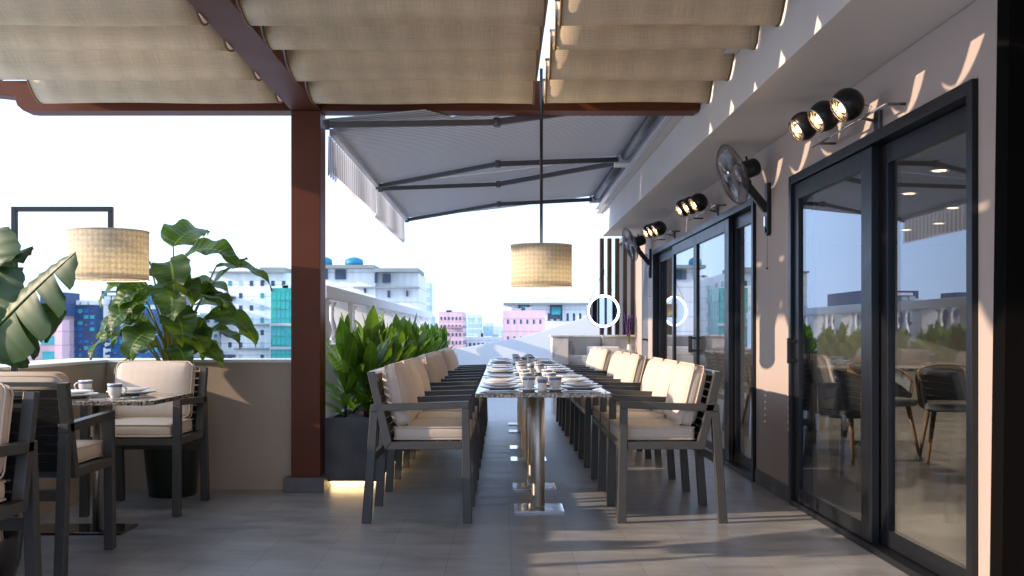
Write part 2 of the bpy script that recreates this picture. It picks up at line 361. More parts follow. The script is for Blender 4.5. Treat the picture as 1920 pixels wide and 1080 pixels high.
    def build(s, name, m, parent=None, bevel=0.0, origin=None, seg=2):
        if origin is None:
            if parent is None:
                xs = [p.x for p in s.v]; ys = [p.y for p in s.v]; zs = [p.z for p in s.v]
                origin = Vector(((min(xs) + max(xs)) / 2, (min(ys) + max(ys)) / 2, min(zs)))
            else:
                origin = worg(parent)
        me = bpy.data.meshes.new(name); me.from_pydata([p - Vector(origin) for p in s.v], [], s.f)
        me.polygons.foreach_set("use_smooth", s.sm)
        if any(u is not None for u in s.uv):
            ul = me.uv_layers.new(name="UVMap"); k = 0
            for i, f in enumerate(s.f):
                for j in range(len(f)):
                    if s.uv[i] is not None: ul.data[k].uv = s.uv[i][j]
                    k += 1
        me.materials.append(M[m] if isinstance(m, str) else m); me.update()
        o = bpy.data.objects.new(name, me); C.objects.link(o)
        if parent is None: o.location = origin
        else: o.parent = parent
        if bevel > 0:
            md = o.modifiers.new("bevel", 'BEVEL'); md.width = bevel; md.segments = seg; md.limit_method = 'ANGLE'; md.angle_limit = R(40)
        return o
def worg(o):
    p = Vector(o.location)
    while o.parent: o = o.parent; p += Vector(o.location)
    return p
def tag(o, label=None, cat=None, group=None, kind=None):
    if label: o['label'] = label
    if cat: o['category'] = cat
    if group: o['group'] = group
    if kind: o['kind'] = kind
    return o
def thing(name, loc, label, cat, group=None, rz=0):
    o = bpy.data.objects.new(name, None); o.empty_display_size = 0.1; C.objects.link(o)
    o.location = loc; o.rotation_euler.z = rz
    return tag(o, label, cat, group)
KIDS = {}
def copy_tree(o, parent=None):
    c = o.copy(); C.objects.link(c)
    if parent is not None: c.parent = parent
    for ch in list(o.children): copy_tree(ch, c)
    return c
def px(x, y, D):                        # photo pixel (1920x1080) at depth D -> world point; only used to look up measurements
    return Vector(((x - 941) * D / 1920, D, CAMZ - (y - 622) * D / 1920))

# ================================================================== SETTING
b = B(); b.box(-3.3, 1.9, -3.0, 20.2, -0.12, 0.0); tag(b.build('floor', 'floor', origin=(0, 0, 0)), kind='structure')
b = B(); b.box(-2600, 2600, -500, 5200, -30.2, -30.0); tag(b.build('city_ground', 'city_ground', origin=(0, 0, 0)), kind='structure')

# parapet of the terrace (two runs meeting at the corner)
t = thing('parapet_wall', (-2.75, 7.13, 0), 'low beige parapet wall with white coping enclosing the left corner of the terrace', 'parapet')
b = B(); b.box(-3.12, -2.754, -2.5, 7.50, 0, 0.885); b.box(-2.754, -1.46, 7.135, 7.50, 0, 0.885); b.build('wall_body', 'parapet', t)
b = B(); b.prism([(-3.16, -2.5), (-2.748, -2.5), (-2.748, 7.129), (-1.462, 7.129), (-1.462, 7.56), (-3.16, 7.56)], 'z', 0.885, 0.905); b.build('coping', 'white', t, bevel=0.003)

# brown post and pergola
t = thing('pergola', (-1.353, 7.155, 0), 'reddish brown pergola frame of post, long beam and cross beam carrying the woven canopy', 'pergola')
b = B(); b.box(-1.452, -1.250, 7.05, 7.262, 0.10, 2.624); b.build('post', 'beam', t, bevel=0.004)
b = B(); b.box(-1.492, -1.214, 6.985, 7.33, 0, 0.10); b.build('plinth', 'plinth', t, bevel=0.004)
# cross beam, with the stepped profile at its left end
b = B(); b.prism([(-3.30, 2.625), (-3.25, 2.60 + .022), (-3.25, 2.622), (-1.4538, 2.622), (-1.4538, 2.83), (-3.60, 2.83), (-3.62, 2.75), (-3.47, 2.735), (-3.36, 2.72), (-3.34, 2.66)], 'y', 7.053, 7.222)
b.box(-1.2482, 1.352, 7.053, 7.222, 2.622, 2.83); b.build('cross_beam', 'beam', t, bevel=0.003)
b = B(); b.box(-1.452, -1.250, -1.5, 7.262, 2.626, 2.86); b.build('long_beam', 'beam', t, bevel=0.003)
b = B(); b.box(0.205, 0.245, -1.5, 7.05, 2.845, 2.90); b.build('rail', 'beam', t)
b = B(); b.box(-3.40, -3.36, -1.5, 7.05, 2.845, 2.90); b.build('rail', 'beam', t)

# ------------------------------------------------------------------ woven canopy (three runs of hanging folds)
BOT = [6.70, 6.11, 5.455, 5.00]
while BOT[-1] > -0.8: BOT.append(BOT[-1] - (0.62 if len(BOT) % 2 == 0 else 0.50))
def canopy(x0, x1, label, jitter, ex=1.9, csh=0.0):
    t = thing('fabric_canopy', ((x0 + x1) / 2, 3.0, 2.6), label, 'canopy', 'woven canopy panels over the tables')
    cusps = [7.04] + [(BOT[i] + BOT[i + 1]) / 2 + 0.02 + csh for i in range(len(BOT) - 1)]
    b = B(); e = B(); pts = []
    L = 0.0; last = None
    for i in range(len(cusps) - 1):
        ya, yb, ym = cusps[i], cusps[i + 1], BOT[i]
        zb = 2.600 + 0.004 * ((i * 7) % 3)
        for k in range(13 if i == len(cusps) - 2 else 12):
            u = k / 12; y = ya + (yb - ya) * u
            um = (ym - ya) / (yb - ya); q = (u - um) / (um if u < um else (1 - um))
            z = zb + 0.225 * abs(q) ** ex
            p = Vector((0, y, z)); 
            if last is not None: L += (p - last).length
            last = p; pts.append((y, z, L))
    nx = max(4, int((x1 - x0) / 0.12)); rows = []
    vs = []; fs = []; us = []
    for j in range(nx + 1):
        x = x0 + (x1 - x0) * j / nx
        for (y, z, L) in pts:
            vs.append((x, y, z + 0.004 * math.sin(x * 5 + L * 3 + jitter)))
    m = len(pts)
    for j in range(nx):
        xa, xb = x0 + (x1 - x0) * j / nx, x0 + (x1 - x0) * (j + 1) / nx
        for k in range(m - 1):
            fs.append((j * m + k, j * m + k + 1, (j + 1) * m + k + 1, (j + 1) * m + k))
            us.append(((xa, pts[k][2]), (xa, pts[k + 1][2]), (xb, pts[k + 1][2]), (xb, pts[k][2])))
    b.add(vs, fs, us, smooth=True); cl = b.build('fabric', 'canopy', t)
    md = cl.modifiers.new("thick", 'SOLIDIFY'); md.thickness = 0.006; md.offset = 1
    for x in (x0, x1):
        e.tube([(x, y, z + 0.004 * math.sin(x * 5 + L * 3 + jitter)) for (y, z, L) in pts], 0.007, 5)
    e.build('hem', 'canopy_edge', t)
    r = B()
    for y in cusps: r.tube([(x0 - 0.01, y, 2.832), (x1 + 0.01, y, 2.832)], 0.009, 6)
    r.build('carrier_rod', 'wire', t)
canopy(-3.02, -1.462, 'woven beige canopy panel hanging in folds left of the long brown beam', 0.3)
canopy(-1.238, 0.205, 'woven beige canopy panel in folds between the brown beam and the pendant rod', 1.4, 2.2, -0.05)
canopy(0.285, 1.352, 'woven beige canopy panel in folds next to the pale fascia on the right', 2.1, 1.5, 0.09)

# ------------------------------------------------------------------ house front on the right
XW = 1.86
t = thing('house_wall', (2.1, 8, 0), 'beige house wall with pale overhanging soffit along the right side of the terrace', 'house')
b = B()
b.box(XW, 2.02, 3.70, 3.997, 0, 2.40)
b.box(XW, 2.02, 3.997, 6.563, 2.094, 2.40)
b.box(XW, 2.02, 6.563, 7.487, 0, 2.40)
b.box(XW, 2.02, 7.487, 12.503, 2.094, 2.40)
b.box(XW, 2.02, 12.503, 13.02, 0, 2.40)
b.box(XW, 2.02, 13.02, 13.62, 2.094, 2.40)
b.box(XW, 2.02, 13.62, 14.25, 0, 2.40)
b.box(XW, 2.02, -2.5, 3.70, 0, 2.40)
b.build('wall', 'wall', t)
b = B()
for a, c in ((3.705, 3.99), (6.57, 7.48), (12.51, 13.0), (13.64, 14.24)): b.box(XW - 0.012, XW - 0.001, a, c, 0, 0.10)
b.build('skirting', 'plinth', t, bevel=0.002)
b = B(); b.box(1.37, 2.02, -2.5, 14.0, 2.403, 2.72); b.box(1.29, 2.02, -2.5, 14.05, 2.722, 3.30); b.build('soffit', 'soffit', t, bevel=0.004)
# added black panel standing in for the empty void at the right edge
b = B(); b.hexa([(1.755, 3.60, 0), (1.858, 3.60, 0), (1.858, 3.69, 0), (1.755, 3.69, 0), (1.787, 3.60, 2.40), (1.858, 3.60, 2.40), (1.858, 3.69, 2.40), (1.787, 3.69, 2.40)])
tag(b.build('black_void_panel', 'voidblack'), 'matt black full-height panel standing in for the void at the extreme right edge', 'void panel')

def sliding(name, label, y0, y1, stiles, panes, handles, top=2.09):
    """frame on the wall plane; panes = list of (ya, yb, xoffset) sashes"""
    t = thing(name, (XW, (y0 + y1) / 2, 0), label, 'glass door')
    b = B(); x0, x1 = XW - 0.025, XW + 0.12
    b.box(x0, x1, y0, y0 + 0.05, 0, top); b.box(x0, x1, y1 - 0.05, y1, 0, top)
    b.box(x0, x1, y0 + 0.05, y1 - 0.05, top - 0.055, top); b.box(x0, x1, y0 + 0.05, y1 - 0.05, 0, 0.035)
    b.build('outer_frame', 'door', t, bevel=0.003)
    for (a, c, xo, lw, rw) in panes:
        s = B(); xa, xb = XW + xo, XW + xo + 0.04; zt, zb = top - 0.058, 0.038
        s.box(xa, xb, a, a + lw, zb, zt); s.box(xa, xb, c - rw, c, zb, zt)
        s.box(xa, xb, a + lw, c - rw, zt - 0.10, zt); s.box(xa, xb, a + lw, c - rw, zb, zb + 0.085)
        sash = s.build('sash', 'door', t, bevel=0.003)
        g = B(); g.box(xa + 0.016, xa + 0.024, a + lw - .004, c - rw + .004, zb + 0.082, zt - 0.097); g.build('pane', 'glass', sash)
    for (y, xo, h0, h1) in handles:
        h = B(); X = XW + xo
        h.box(X - 0.055, X - 0.035, y - 0.010, y + 0.010, h0, h1)
        h.box(X - 0.035, X, y - 0.008, y + 0.008, h0 + 0.01, h0 + 0.03); h.box(X - 0.035, X, y - 0.008, y + 0.008, h1 - 0.03, h1 - 0.01)
        h.build('handle', 'black', t, bevel=0.003)
    return t
sliding('sliding_door', 'two-leaf dark framed glass sliding door nearest the camera reflecting plants and balustrade', 4.0, 6.56, None,
        [(4.052, 5.20, 0.045, 0.022, 0.14), (5.14, 6.507, -0.005, 0.15, 0.10)], [(6.46, -0.005, 0.90, 1.06)])
sliding('sliding_door', 'long row of dark framed glass doors beyond the beige pier with paired handles in the middle', 7.49, 12.5, None,
        [(7.545, 8.50, 0.045, 0.07, 0.16), (8.38, 9.84, -0.005, 0.16, 0.075), (9.845, 11.15, -0.005, 0.075, 0.08), (11.05, 12.44, 0.045, 0.16, 0.10)],
        [(9.80, -0.005, 0.90, 1.06), (9.885, -0.005, 0.90, 1.06)])
t = thing('panel_door', (XW, 13.3, 0), 'narrow blue-grey door with black lever at the far end of the house wall', 'door')
b = B(); b.box(XW + 0.01, XW + 0.05, 13.025, 13.615, 0, 2.09); b.build('leaf', 'panel', t, bevel=0.003)
b = B(); b.box(XW - 0.04, XW + 0.01, 13.09, 13.11, 0.99, 1.01); b.box(XW - 0.055, XW - 0.037, 13.09, 13.21, 0.985, 1.015); b.build('handle', 'black', t, bevel=0.003)

# room behind the glass
t = thing('dining_room', (5, 8.5, 0), 'dim dining room seen through the glass doors', 'room')
b = B(); b.box(2.03, 9.0, -2.0, 18.0, -0.1, -0.002); b.build('room_floor', 'infloor', t)
b = B(); b.box(2.03, 9.0, -2.0, 18.0, 2.62, 2.7); b.build('room_ceiling', 'inceil', t)
b = B(); b.box(8.9, 9.0, -2.0, 18.0, -0.002, 2.62); b.box(2.03, 8.9, 17.9, 18.0, -0.002, 2.62); b.box(2.31, 8.9, -2.0, -1.9, -0.002, 2.62); b.build('room_wall', 'inwall', t)
dl = None
for i, (x, y, z) in enumerate([(4.10, 9.6, 2.615), (4.45, 11.2, 2.615), (4.6, 12.6, 2.615), (5.5, 12.5, 2.615), (6.1, 14.3, 2.615), (6.0, 15.2, 2.615)]):
    if dl is None:
        dl = thing('downlight', (0, 0, 0), '', 'downlight', 'recessed warm downlights in the room ceiling')
        b = B(); b.lathe([(0.001, 0), (0.07, 0)], n=20); b.v = [Vector((p.x, p.y, -p.z)) for p in b.v]; b.build('lens', 'down', dl)
        b = B(); b.lathe([(0.07, 0.004), (0.07, -0.006), (0.09, -0.006), (0.09, 0.004)], n=20); b.build('trim', 'white', dl)
        ld = bpy.data.lights.new('downlight_lamp', 'AREA'); ld.shape = 'DISK'; ld.size = 0.14; ld.energy = 14; ld.color = (1.0, 0.74, 0.52)
        lo = bpy.data.objects.new('downlight_lamp', ld); C.objects.link(lo); lo.parent = dl; lo.location = (0, 0, -0.012)
        o = dl
    else: o = copy_tree(dl)
    o.location = (x, y, z)
    o['label'] = ['small warm downlight in the room ceiling, largest and nearest through the right pane',
                  'second nearest warm downlight in the room ceiling behind the glass', 'third warm downlight behind the glass, left of the pair in its row',
                  'warm downlight behind the glass, right of the pair in the middle row', 'fifth warm downlight behind the glass, deep in the room',
                  'farthest small warm downlight at the back of the room ceiling'][i]

# interior chairs (rounded grey shell, timber legs, slatted timber back edge)
def interior_chair():
    t = thing('shell_chair', (0, 0, 0), '', 'chair', 'shell chairs inside the dining room')
    for sx in (-1, 1):
        for sy in (-1, 1):
            b = B(); b.tube([(sx * 0.17, sy * 0.17, 0.43), (sx * 0.23, sy * 0.24, 0.0)], [0.022, 0.013], 10); b.build('leg', 'oak', t)
    b = B(); b.cushion(-0.24, 0.24, -0.24, 0.24, 0.43, 0.50, r=0.034, bulge=(0, 0, 0.012)); b.build('seat', 'shell', t)
    b = B(); n = 16; vs = []; fs = []
    for i in range(n + 1):
        a = R(-118 + 236 * i / n); 
        top = 0.80 - 0.16 * abs(i / n * 2 - 1) ** 2.2
        for k in range(5):
            z = 0.45 + (top - 0.45) * k / 4; rr = 0.245 + 0.03 * k / 4
            vs.append((rr * math.sin(a), -rr * math.cos(a) * 1.0, z))
    for i in range(n):
        for k in range(4): fs.append((i * 5 + k, (i + 1) * 5 + k, (i + 1) * 5 + k + 1, i * 5 + k + 1))
    b.add(vs, fs, smooth=True); o = b.build('backrest', 'shell', t)
    md = o.modifiers.new("thick", 'SOLIDIFY'); md.thickness = 0.022; md.offset = 0
    b = B()
    for i in range(0, n + 1):
        a = R(-118 + 236 * i / n); top = 0.79 - 0.16 * abs(i / n * 2 - 1) ** 2.2
        if abs(i / n * 2 - 1) > 0.55:
            b.tube([(0.262 * math.sin(a), -0.262 * math.cos(a), 0.46), (0.292 * math.sin(a), -0.292 * math.cos(a), top)], 0.008, 6)
    b.tube([((0.279) * math.sin(R(-118 + 236 * i / n)), -(0.279) * math.cos(R(-118 + 236 * i / n)), 0.805 - 0.16 * abs(i / n * 2 - 1) ** 2.2) for i in range(n + 1)], 0.013, 8)
    b.build('back_rim', 'oak', t)
    return t
ic = interior_chair()
spots = [(2.75, 8.15, -70, 'grey shell chair with timber legs behind the left pane of the near door'),
         (3.45, 9.35, 200, 'grey shell chair with timber legs beside the chrome table leg inside'),
         (3.85, 8.75, 165, 'timber-rimmed shell chair at the right edge of the near door glass'),
         (3.2, 12.2, 20, 'shell chair farther inside, seen beyond the indoor table')]
for i, (x, y, a, lb) in enumerate(spots):
    o = ic if i == 0 else copy_tree(ic)
    o.location = (x, y, 0); o.rotation_euler.z = R(a); o['label'] = lb
t = thing('indoor_table', (3.6, 10.2, 0), 'indoor table on a chrome column behind the near glass door', 'table')
b = B(); b.box(3.0, 4.3, 9.8, 10.6, 0.72, 0.75); b.build('table_top', 'inwall', t, bevel=0.004)
b = B(); b.tube([(3.6, 10.2, 0.02), (3.6, 10.2, 0.72)], 0.03, 16); b.build('column', 'chrome', t)
b = B(); b.lathe([(0.001, 0), (0.22, 0), (0.22, 0.012), (0.05, 0.02), (0.001, 0.02)], (3.6, 10.2, 0), 28); b.build('base', 'chrome', t)

# ------------------------------------------------------------------ balustrade behind the planter
t = thing('balustrade', (-1.7, 14, 0), 'white classical balustrade with turned balusters running behind the planter', 'balustrade')
xa, xb = -1.80, -1.55; Y0, Y1 = 8.97, 22.5
b = B(); b.box(xa, xb, Y0, Y1, 0, 0.985); b.build('lower_wall', 'white', t)
b = B(); b.box(xa - 0.03, xb + 0.02, Y0, Y1, 1.39, 1.51); b.build('handrail', 'white', t, bevel=0.008)
opn = []
y = 9.2
while y < Y1 - 1.2:
    opn.append((y, y + 1.12)); y += 1.42
prev = Y0
for a, c in opn + [(Y1, Y1)]: b = B(); b.box(xa, xb, prev, a, 0.985, 1.39); b.build('pier', 'white', t); prev = c
bal_me = None; cnt = 0
for a, c in opn:
    for k in range(3):
        yy = a + 0.56 + (k - 1) * 0.31
        if bal_me is None:
            b = B(); b.lathe([(0.05, 0), (0.05, 0.03), (0.032, 0.04), (0.05, 0.09), (0.055, 0.13), (0.045, 0.18), (0.026, 0.24), (0.022, 0.30), (0.03, 0.335), (0.024, 0.345), (0.03, 0.365), (0.048, 0.385), (0.048, 0.405)], (-1.675, yy, 0.985), 16)
            bo = b.build('baluster', 'white', t, origin=(-1.675, yy, 0.985)); bo.location = Vector((-1.675, yy, 0.985)) - worg(t); bal_me = bo
        else:
            o = bal_me.copy(); C.objects.link(o); o.parent = t; o.location = Vector((-1.675, yy, 0.985)) - worg(t)

# far end wall with sloping top
b = B(); b.prism([(-1.5, 0), (3.4, 0), (3.4, 1.92), (1.92, 1.47), (0.5, 1.02), (-0.9, 0.76), (-1.5, 0.70)], 'y', 20.0, 20.2)
tag(b.build('end_wall', 'white'), 'bright white wall with a rising sloped top at the far end of the terrace', 'wall')

# ------------------------------------------------------------------ awning (two units, one after the other)
def awning(y0, y1, arms, label, cassette_y):
    t = thing('retractable_awning', (0, (y0 + y1) / 2, 2.5), label, 'awning', 'retractable awnings over the long tables')
    A = Vector((1.17, 0, 2.815)); F = Vector((-1.20, 0, 2.535))
    b = B(); nx, ny = 14, 30; vs = []; fs = []
    for i in range(nx + 1):
        u = i / nx
        for j in range(ny + 1):
            p = A.lerp(F, u); ys = y0 - (0.31 if (y0 < 7.5 and p.x < -0.42) else 0.0); y = ys + (y1 - ys) * j / ny; z = p.z + 0.012 - 0.045 * math.sin(math.pi * u) * (0.5 + 0.5 * math.sin(math.pi * j / ny))
            vs.append((p.x, y, z))
    m = ny + 1
    for i in range(nx):
        for j in range(ny): fs.append((i * m + j, i * m + j + 1, (i + 1) * m + j + 1, (i + 1) * m + j))
    b.add(vs, fs, smooth=True); o = b.build('canvas', 'awning', t); md = o.modifiers.new("thick", 'SOLIDIFY'); md.thickness = 0.004
    b = B(); yf = y0 + (0.02 if y0 < 7.5 else 0); b.box(-1.228, -1.180, yf, y1, 2.495, 2.545); b.build('front_bar', 'awning_bar', t, bevel=0.006)
    # valance: pleated strip, scalloped at its lower edge
    b = B(); vs = []; fs = []; nn = int((y1 - yf) / 0.0125); rows = 5
    for j in range(nn + 1):
        y = yf + (y1 - yf) * j / nn; dz = 0.045 * abs(math.sin(math.pi * (y - y0) / 0.10)); x = -1.233 - 0.008 * math.sin(2 * math.pi * y / 0.10)
        for k in range(rows): vs.append((x - 0.012 * k / (rows - 1) * math.sin(2 * math.pi * y / 0.1) * 0.5, y, 2.50 + (2.255 - dz - 2.50) * k / (rows - 1)))
    for j in range(nn):
        for k in range(rows - 1): fs.append((j * rows + k, j * rows + k + 1, (j + 1) * rows + k + 1, (j + 1) * rows + k))
    b.add(vs, fs, smooth=True); b.build('valance', 'awning', t)
    b = B(); b.tube([(1.185, y0, 2.79), (1.185, y1, 2.79)], 0.04, 14); b.build('roller', 'awning_arm', t)
    b = B(); b.prism([(1.235, 2.72), (1.288, 2.72), (1.288, 2.86), (1.20, 2.86), (1.20, 2.845), (1.235, 2.83)], 'y', cassette_y[0], cassette_y[1]); b.build('cassette', 'awning_bar', t, bevel=0.005)
    for (ya, ye, yb) in arms:
        P0 = Vector((1.17, ya, 2.765)); P2 = Vector((-1.195, yb, 2.505)); P1 = Vector((-0.035, ye, 2.60 if ye > 7.3 else 2.572))
        b = B(); b.beam(P0, P1, 0.035, 0.046); b.beam(P1, P2, 0.032, 0.040)
        b.tube([P1 + Vector((0, 0, -0.032)), P1 + Vector((0, 0, 0.032))], 0.026, 12)
        b.tube([P2 + Vector((0, 0, -0.03)), P2 + Vector((0, 0, 0.03))], 0.026, 10)
        ar = b.build('folding_arm', 'awning_arm', t, bevel=0.004)
        b = B(); b.box(1.10, 1.24, ya - 0.05, ya + 0.05, 2.72, 2.80); b.build('bracket', 'awning_bar', ar, bevel=0.004)
awning(7.26, 9.96, [(7.33, 7.20, 6.96), (9.90, 9.16, 9.90)], 'near unit of the grey striped retractable awning, partly hidden by the cross beam', (7.24, 9.98))
awning(9.98, 12.95, [(10.06, 10.42, 10.06), (12.88, 12.05, 12.88)], 'far unit of the grey striped retractable awning, ending against the open sky', (9.985, 13.6))

# ------------------------------------------------------------------ slatted screen, vanity, mirror, lavender at the far end
slat0 = None
for i in range(5):
    x = 1.395 + i * 0.1065
    if slat0 is None:
        b = B(); b.box(-0.027, 0.027, -0.06, 0.06, 0, 1.345); slat0 = b.build('screen_slat', 'darkwood', None, bevel=0.003, origin=(0, 0, 0)); o = slat0
    else: o = slat0.copy(); C.objects.link(o)
    o.location = (x, 14.30, 1.056)
    tag(o, ['dark upright timber slat behind the hanging mirror, leftmost of five', 'dark timber slat, second from the left, right of the mirror hook', 'dark timber slat in the middle of the five-slat screen',
            'dark timber slat just behind the purple lavender, fourth of five', 'dark timber slat nearest the wall, rightmost of the screen'][i], 'slat', 'dark slats of the end screen')
t = thing('vanity_counter', (1.25, 14.5, 0), 'marble vanity counter with white basin at the far end of the terrace', 'counter')
b = B(); b.box(0.685, 0.90, 13.86, 14.44, 0, 1.03); b.build('side_panel', 'marble', t, bevel=0.003)
b = B(); b.box(0.902, 1.85, 14.30, 14.44, 0, 1.03); b.build('back_panel', 'marble', t)
b = B(); b.box(0.66, 1.85, 14.18, 14.46, 1.032, 1.056); b.box(0.66, 0.91, 13.84, 14.178, 1.032, 1.056); b.build('ledge', 'marble', t, bevel=0.003)
b = B(); b.box(0.902, 1.85, 13.90, 14.298, 0.74, 0.78); b.box(0.902, 1.85, 13.90, 13.93, 0.50, 0.738); b.build('worktop', 'marble', t, bevel=0.003)
b = B(); b.cushion(1.16, 1.60, 13.92, 14.24, 0.782, 0.90, r=0.02, bulge=(0, 0, 0), n=8); bs = b.build('basin', 'basin', t)
b = B(); b.tube([(1.385, 14.27, 0.79), (1.385, 14.27, 1.03), (1.385, 14.22, 1.05), (1.385, 14.15, 1.045), (1.385, 14.12, 1.0)], 0.011, 10); b.build('faucet', 'chrome', t)
t = thing('round_mirror', (1.405, 14.16, 1.385), 'round mirror with glowing white ring hanging from a cord on the dark slat', 'mirror')
c = Vector((1.405, 14.16, 1.385))
b = B(); b.xf = Matrix.Translation(c) @ Matrix.Rotation(R(90), 4, 'X'); b.lathe([(0.001, 0.0), (0.195, 0.0)], n=48); b.build('mirror_glass', 'mirror', t)
b = B(); b.xf = Matrix.Translation(c) @ Matrix.Rotation(R(90), 4, 'X'); b.lathe([(0.1955, 0.004), (0.228, 0.004), (0.228, -0.01), (0.1955, -0.01)], n=48); b.build('light_ring', 'ring', t)
b = B(); b.xf = Matrix.Translation(c) @ Matrix.Rotation(R(90), 4, 'X'); b.lathe([(0.2285, 0.014), (0.236, 0.014), (0.236, -0.03), (0.2285, -0.03), (0.001, -0.03)], n=48); b.build('rim', 'black', t)
b = B()
for s_ in (-1, 1): b.tube([c + Vector((s_ * 0.19, 0.01, 0.14)), Vector((1.405, 14.20, 1.945))], 0.003, 5)
b.build('cord', 'black', t)
b = B(); b.tube([(1.40, 14.17, 1.945), (1.40, 14.24, 1.945)], 0.022, 12); b.build('hook', 'black', t)
t = thing('lavender_vase', (1.755, 14.22, 0.78), 'bunch of purple lavender in a small white vase on the vanity counter', 'flowers')
b = B(); b.lathe([(0.001, 0), (0.032, 0), (0.042, 0.05), (0.03, 0.10), (0.022, 0.13), (0.027, 0.145)], (1.755, 14.12, 0.782), 20); b.build('vase', 'basin', t)
st = B(); fl = B()
for i in range(26):
    a = random.uniform(0, 6.28); r_ = random.uniform(0, 0.075); h = random.uniform(0.22, 0.44)
    p0 = Vector((1.755, 14.12, 0.90)); p1 = p0 + Vector((r_ * math.cos(a), r_ * math.sin(a), h))
    st.tube([p0, p1], 0.0025, 4)
    for k in range(9):
        q = p0.lerp(p1, 0.62 + 0.06 * k) + Vector((random.uniform(-.006, .006), random.uniform(-.006, .006), 0)); fl.ball(q, random.uniform(0.008, 0.0135), 6)
st.build('stems', 'stem', t); fl.build('blossom', 'lavender', t)

# ================================================================== SEATING
def seat_unit(n, w_, name, label, cat, group):
    """n seats side by side along local x (0 .. n*w_), front edge at local y=0, back at y=.634"""
    t = thing(name, (0, 0, 0), label, cat, group)
    fw = 0.046
    def frame_bar(x, poly):
        b = B(); b.prism(poly, 'x', x - fw / 2, x + fw / 2); return b
    for i in range(n + 1):
        x = i * w_
        sub = []
        b = frame_bar(x, [(0.0, 0), (0.052, 0), (0.060, 0.66), (0.018, 0.66)]); b.build('leg', 'frame', t, bevel=0.003)
        b = frame_bar(x, [(0.582, 0), (0.634, 0), (0.586, 0.640), (0.540, 0.642)]); b.build('leg', 'frame', t, bevel=0.003)
        b = frame_bar(x, [(0.018, 0.661), (0.540, 0.643), (0.586, 0.641), (0.583, 0.682), (0.018, 0.701)]); b.build('armrest', 'frame', t, bevel=0.003)
    f = B()
    for i in range(n + 1):
        x = i * w_
        f.prism([(0.06, 0.425), (0.497, 0.425), (0.480, 0.468), (0.058, 0.468)], 'x', x - fw / 2 + .002, x + fw / 2 - .002)
    f.beam((0.02, 0.030, 0.445), (n * w_ - 0.02, 0.030, 0.445), 0.03, 0.042)
    f.beam((0.02, 0.470, 0.445), (n * w_ - 0.02, 0.470, 0.445), 0.03, 0.040)
    f.build('seat_frame', 'frame', t, bevel=0.002)
    for i in range(n + 1):
        x = i * w_
        b = frame_bar(x, [(0.462, 0.471), (0.499, 0.426), (0.604, 0.868), (0.560, 0.872)]); b.build('back_post', 'frame', t, bevel=0.003)
    r = B()
    for i in range(n): r.beam((i * w_ + fw / 2, 0.578, 0.862), ((i + 1) * w_ - fw / 2, 0.578, 0.862), 0.035, 0.02)
    r.build('top_rail', 'awning_bar' if n > 1 else 'frame', t, bevel=0.002)
    s = B()
    for i in range(n):
        for k in range(9):
            u = k / 8.6; y0 = 0.485 + (0.578 - 0.485) * u; z0 = 0.475 + (0.845 - 0.475) * u
            s.beam((i * w_ + fw / 2, y0 + 0.012, z0), ((i + 1) * w_ - fw / 2, y0 + 0.012, z0), 0.008, 0.036, up=(0, 0.22, 0.97))
        for k in range(6):
            y0 = 0.075 + 0.07 * k; s.box(i * w_ + fw / 2, (i + 1) * w_ - fw / 2, y0, y0 + 0.05, 0.455, 0.467)
    s.build('slats', 'slat', t)
    r = B(); r.beam((fw / 2, 0.588, 0.36), (n * w_ - fw / 2, 0.588, 0.36), 0.025, 0.05); r.build('stretcher', 'frame', t, bevel=0.002)
    ang = math.atan2(0.102, 0.42)
    for i in range(n):
        xa_, xb_ = i * w_ + 0.034, (i + 1) * w_ - 0.034
        b = B(); b.cushion(xa_, xb_, 0.015, 0.455, 0.470, 0.552, r=0.024, bulge=(0.006, 0.006, 0.016), n=14); c1 = b.build('seat_cushion', 'cushion', t)
        def loop(x0, x1, y0, y1, z, r_=0.02):
            pts = []
            for (cx, cy, a0) in ((x1 - r_, y1 - r_, 0), (x0 + r_, y1 - r_, 90), (x0 + r_, y0 + r_, 180), (x1 - r_, y0 + r_, 270)):
                for q in range(4): a = R(a0 + q * 30); pts.append((cx + r_ * math.cos(a), cy + r_ * math.sin(a), z))
            return pts
        b = B(); b.tube(loop(xa_ - .001, xb_ + .001, 0.014, 0.456, 0.545), 0.0045, 6, closed=True); b.tube(loop(xa_ - .001, xb_ + .001, 0.014, 0.456, 0.478), 0.0045, 6, closed=True); b.build('piping', 'piping', c1)
        X = Matrix.Translation((0, 0.452, 0.545)) @ Matrix.Rotation(-ang, 4, 'X')
        b = B(); b.xf = X; b.cushion(xa_ + .004, xb_ - .004, -0.110, 0.0, 0.0, 0.352, r=0.045, bulge=(0.006, 0.034, 0.010), n=14); c2 = b.build('back_cushion', 'cushion', t)
        b = B(); b.xf = X
        for yy in (-0.082, -0.026):
            pts = [(p[0], yy, p[1]) for p in [(q[0], q[1]) for q in loop(xa_ + .001, xb_ - .001, -0.003, 0.356, 0, 0.035)]]
            b.tube(pts, 0.0045, 6, closed=True)
        b.build('piping', 'piping', c2)
    return t
PITCH = 0.585
bench = seat_unit(3, PITCH, 'three_seat_bench', 'x', 'bench', 'charcoal three-seat benches along the long tables')
DY = [5.893, 8.295, 10.80]
pos = ['nearest', 'middle', 'farthest']
first = True
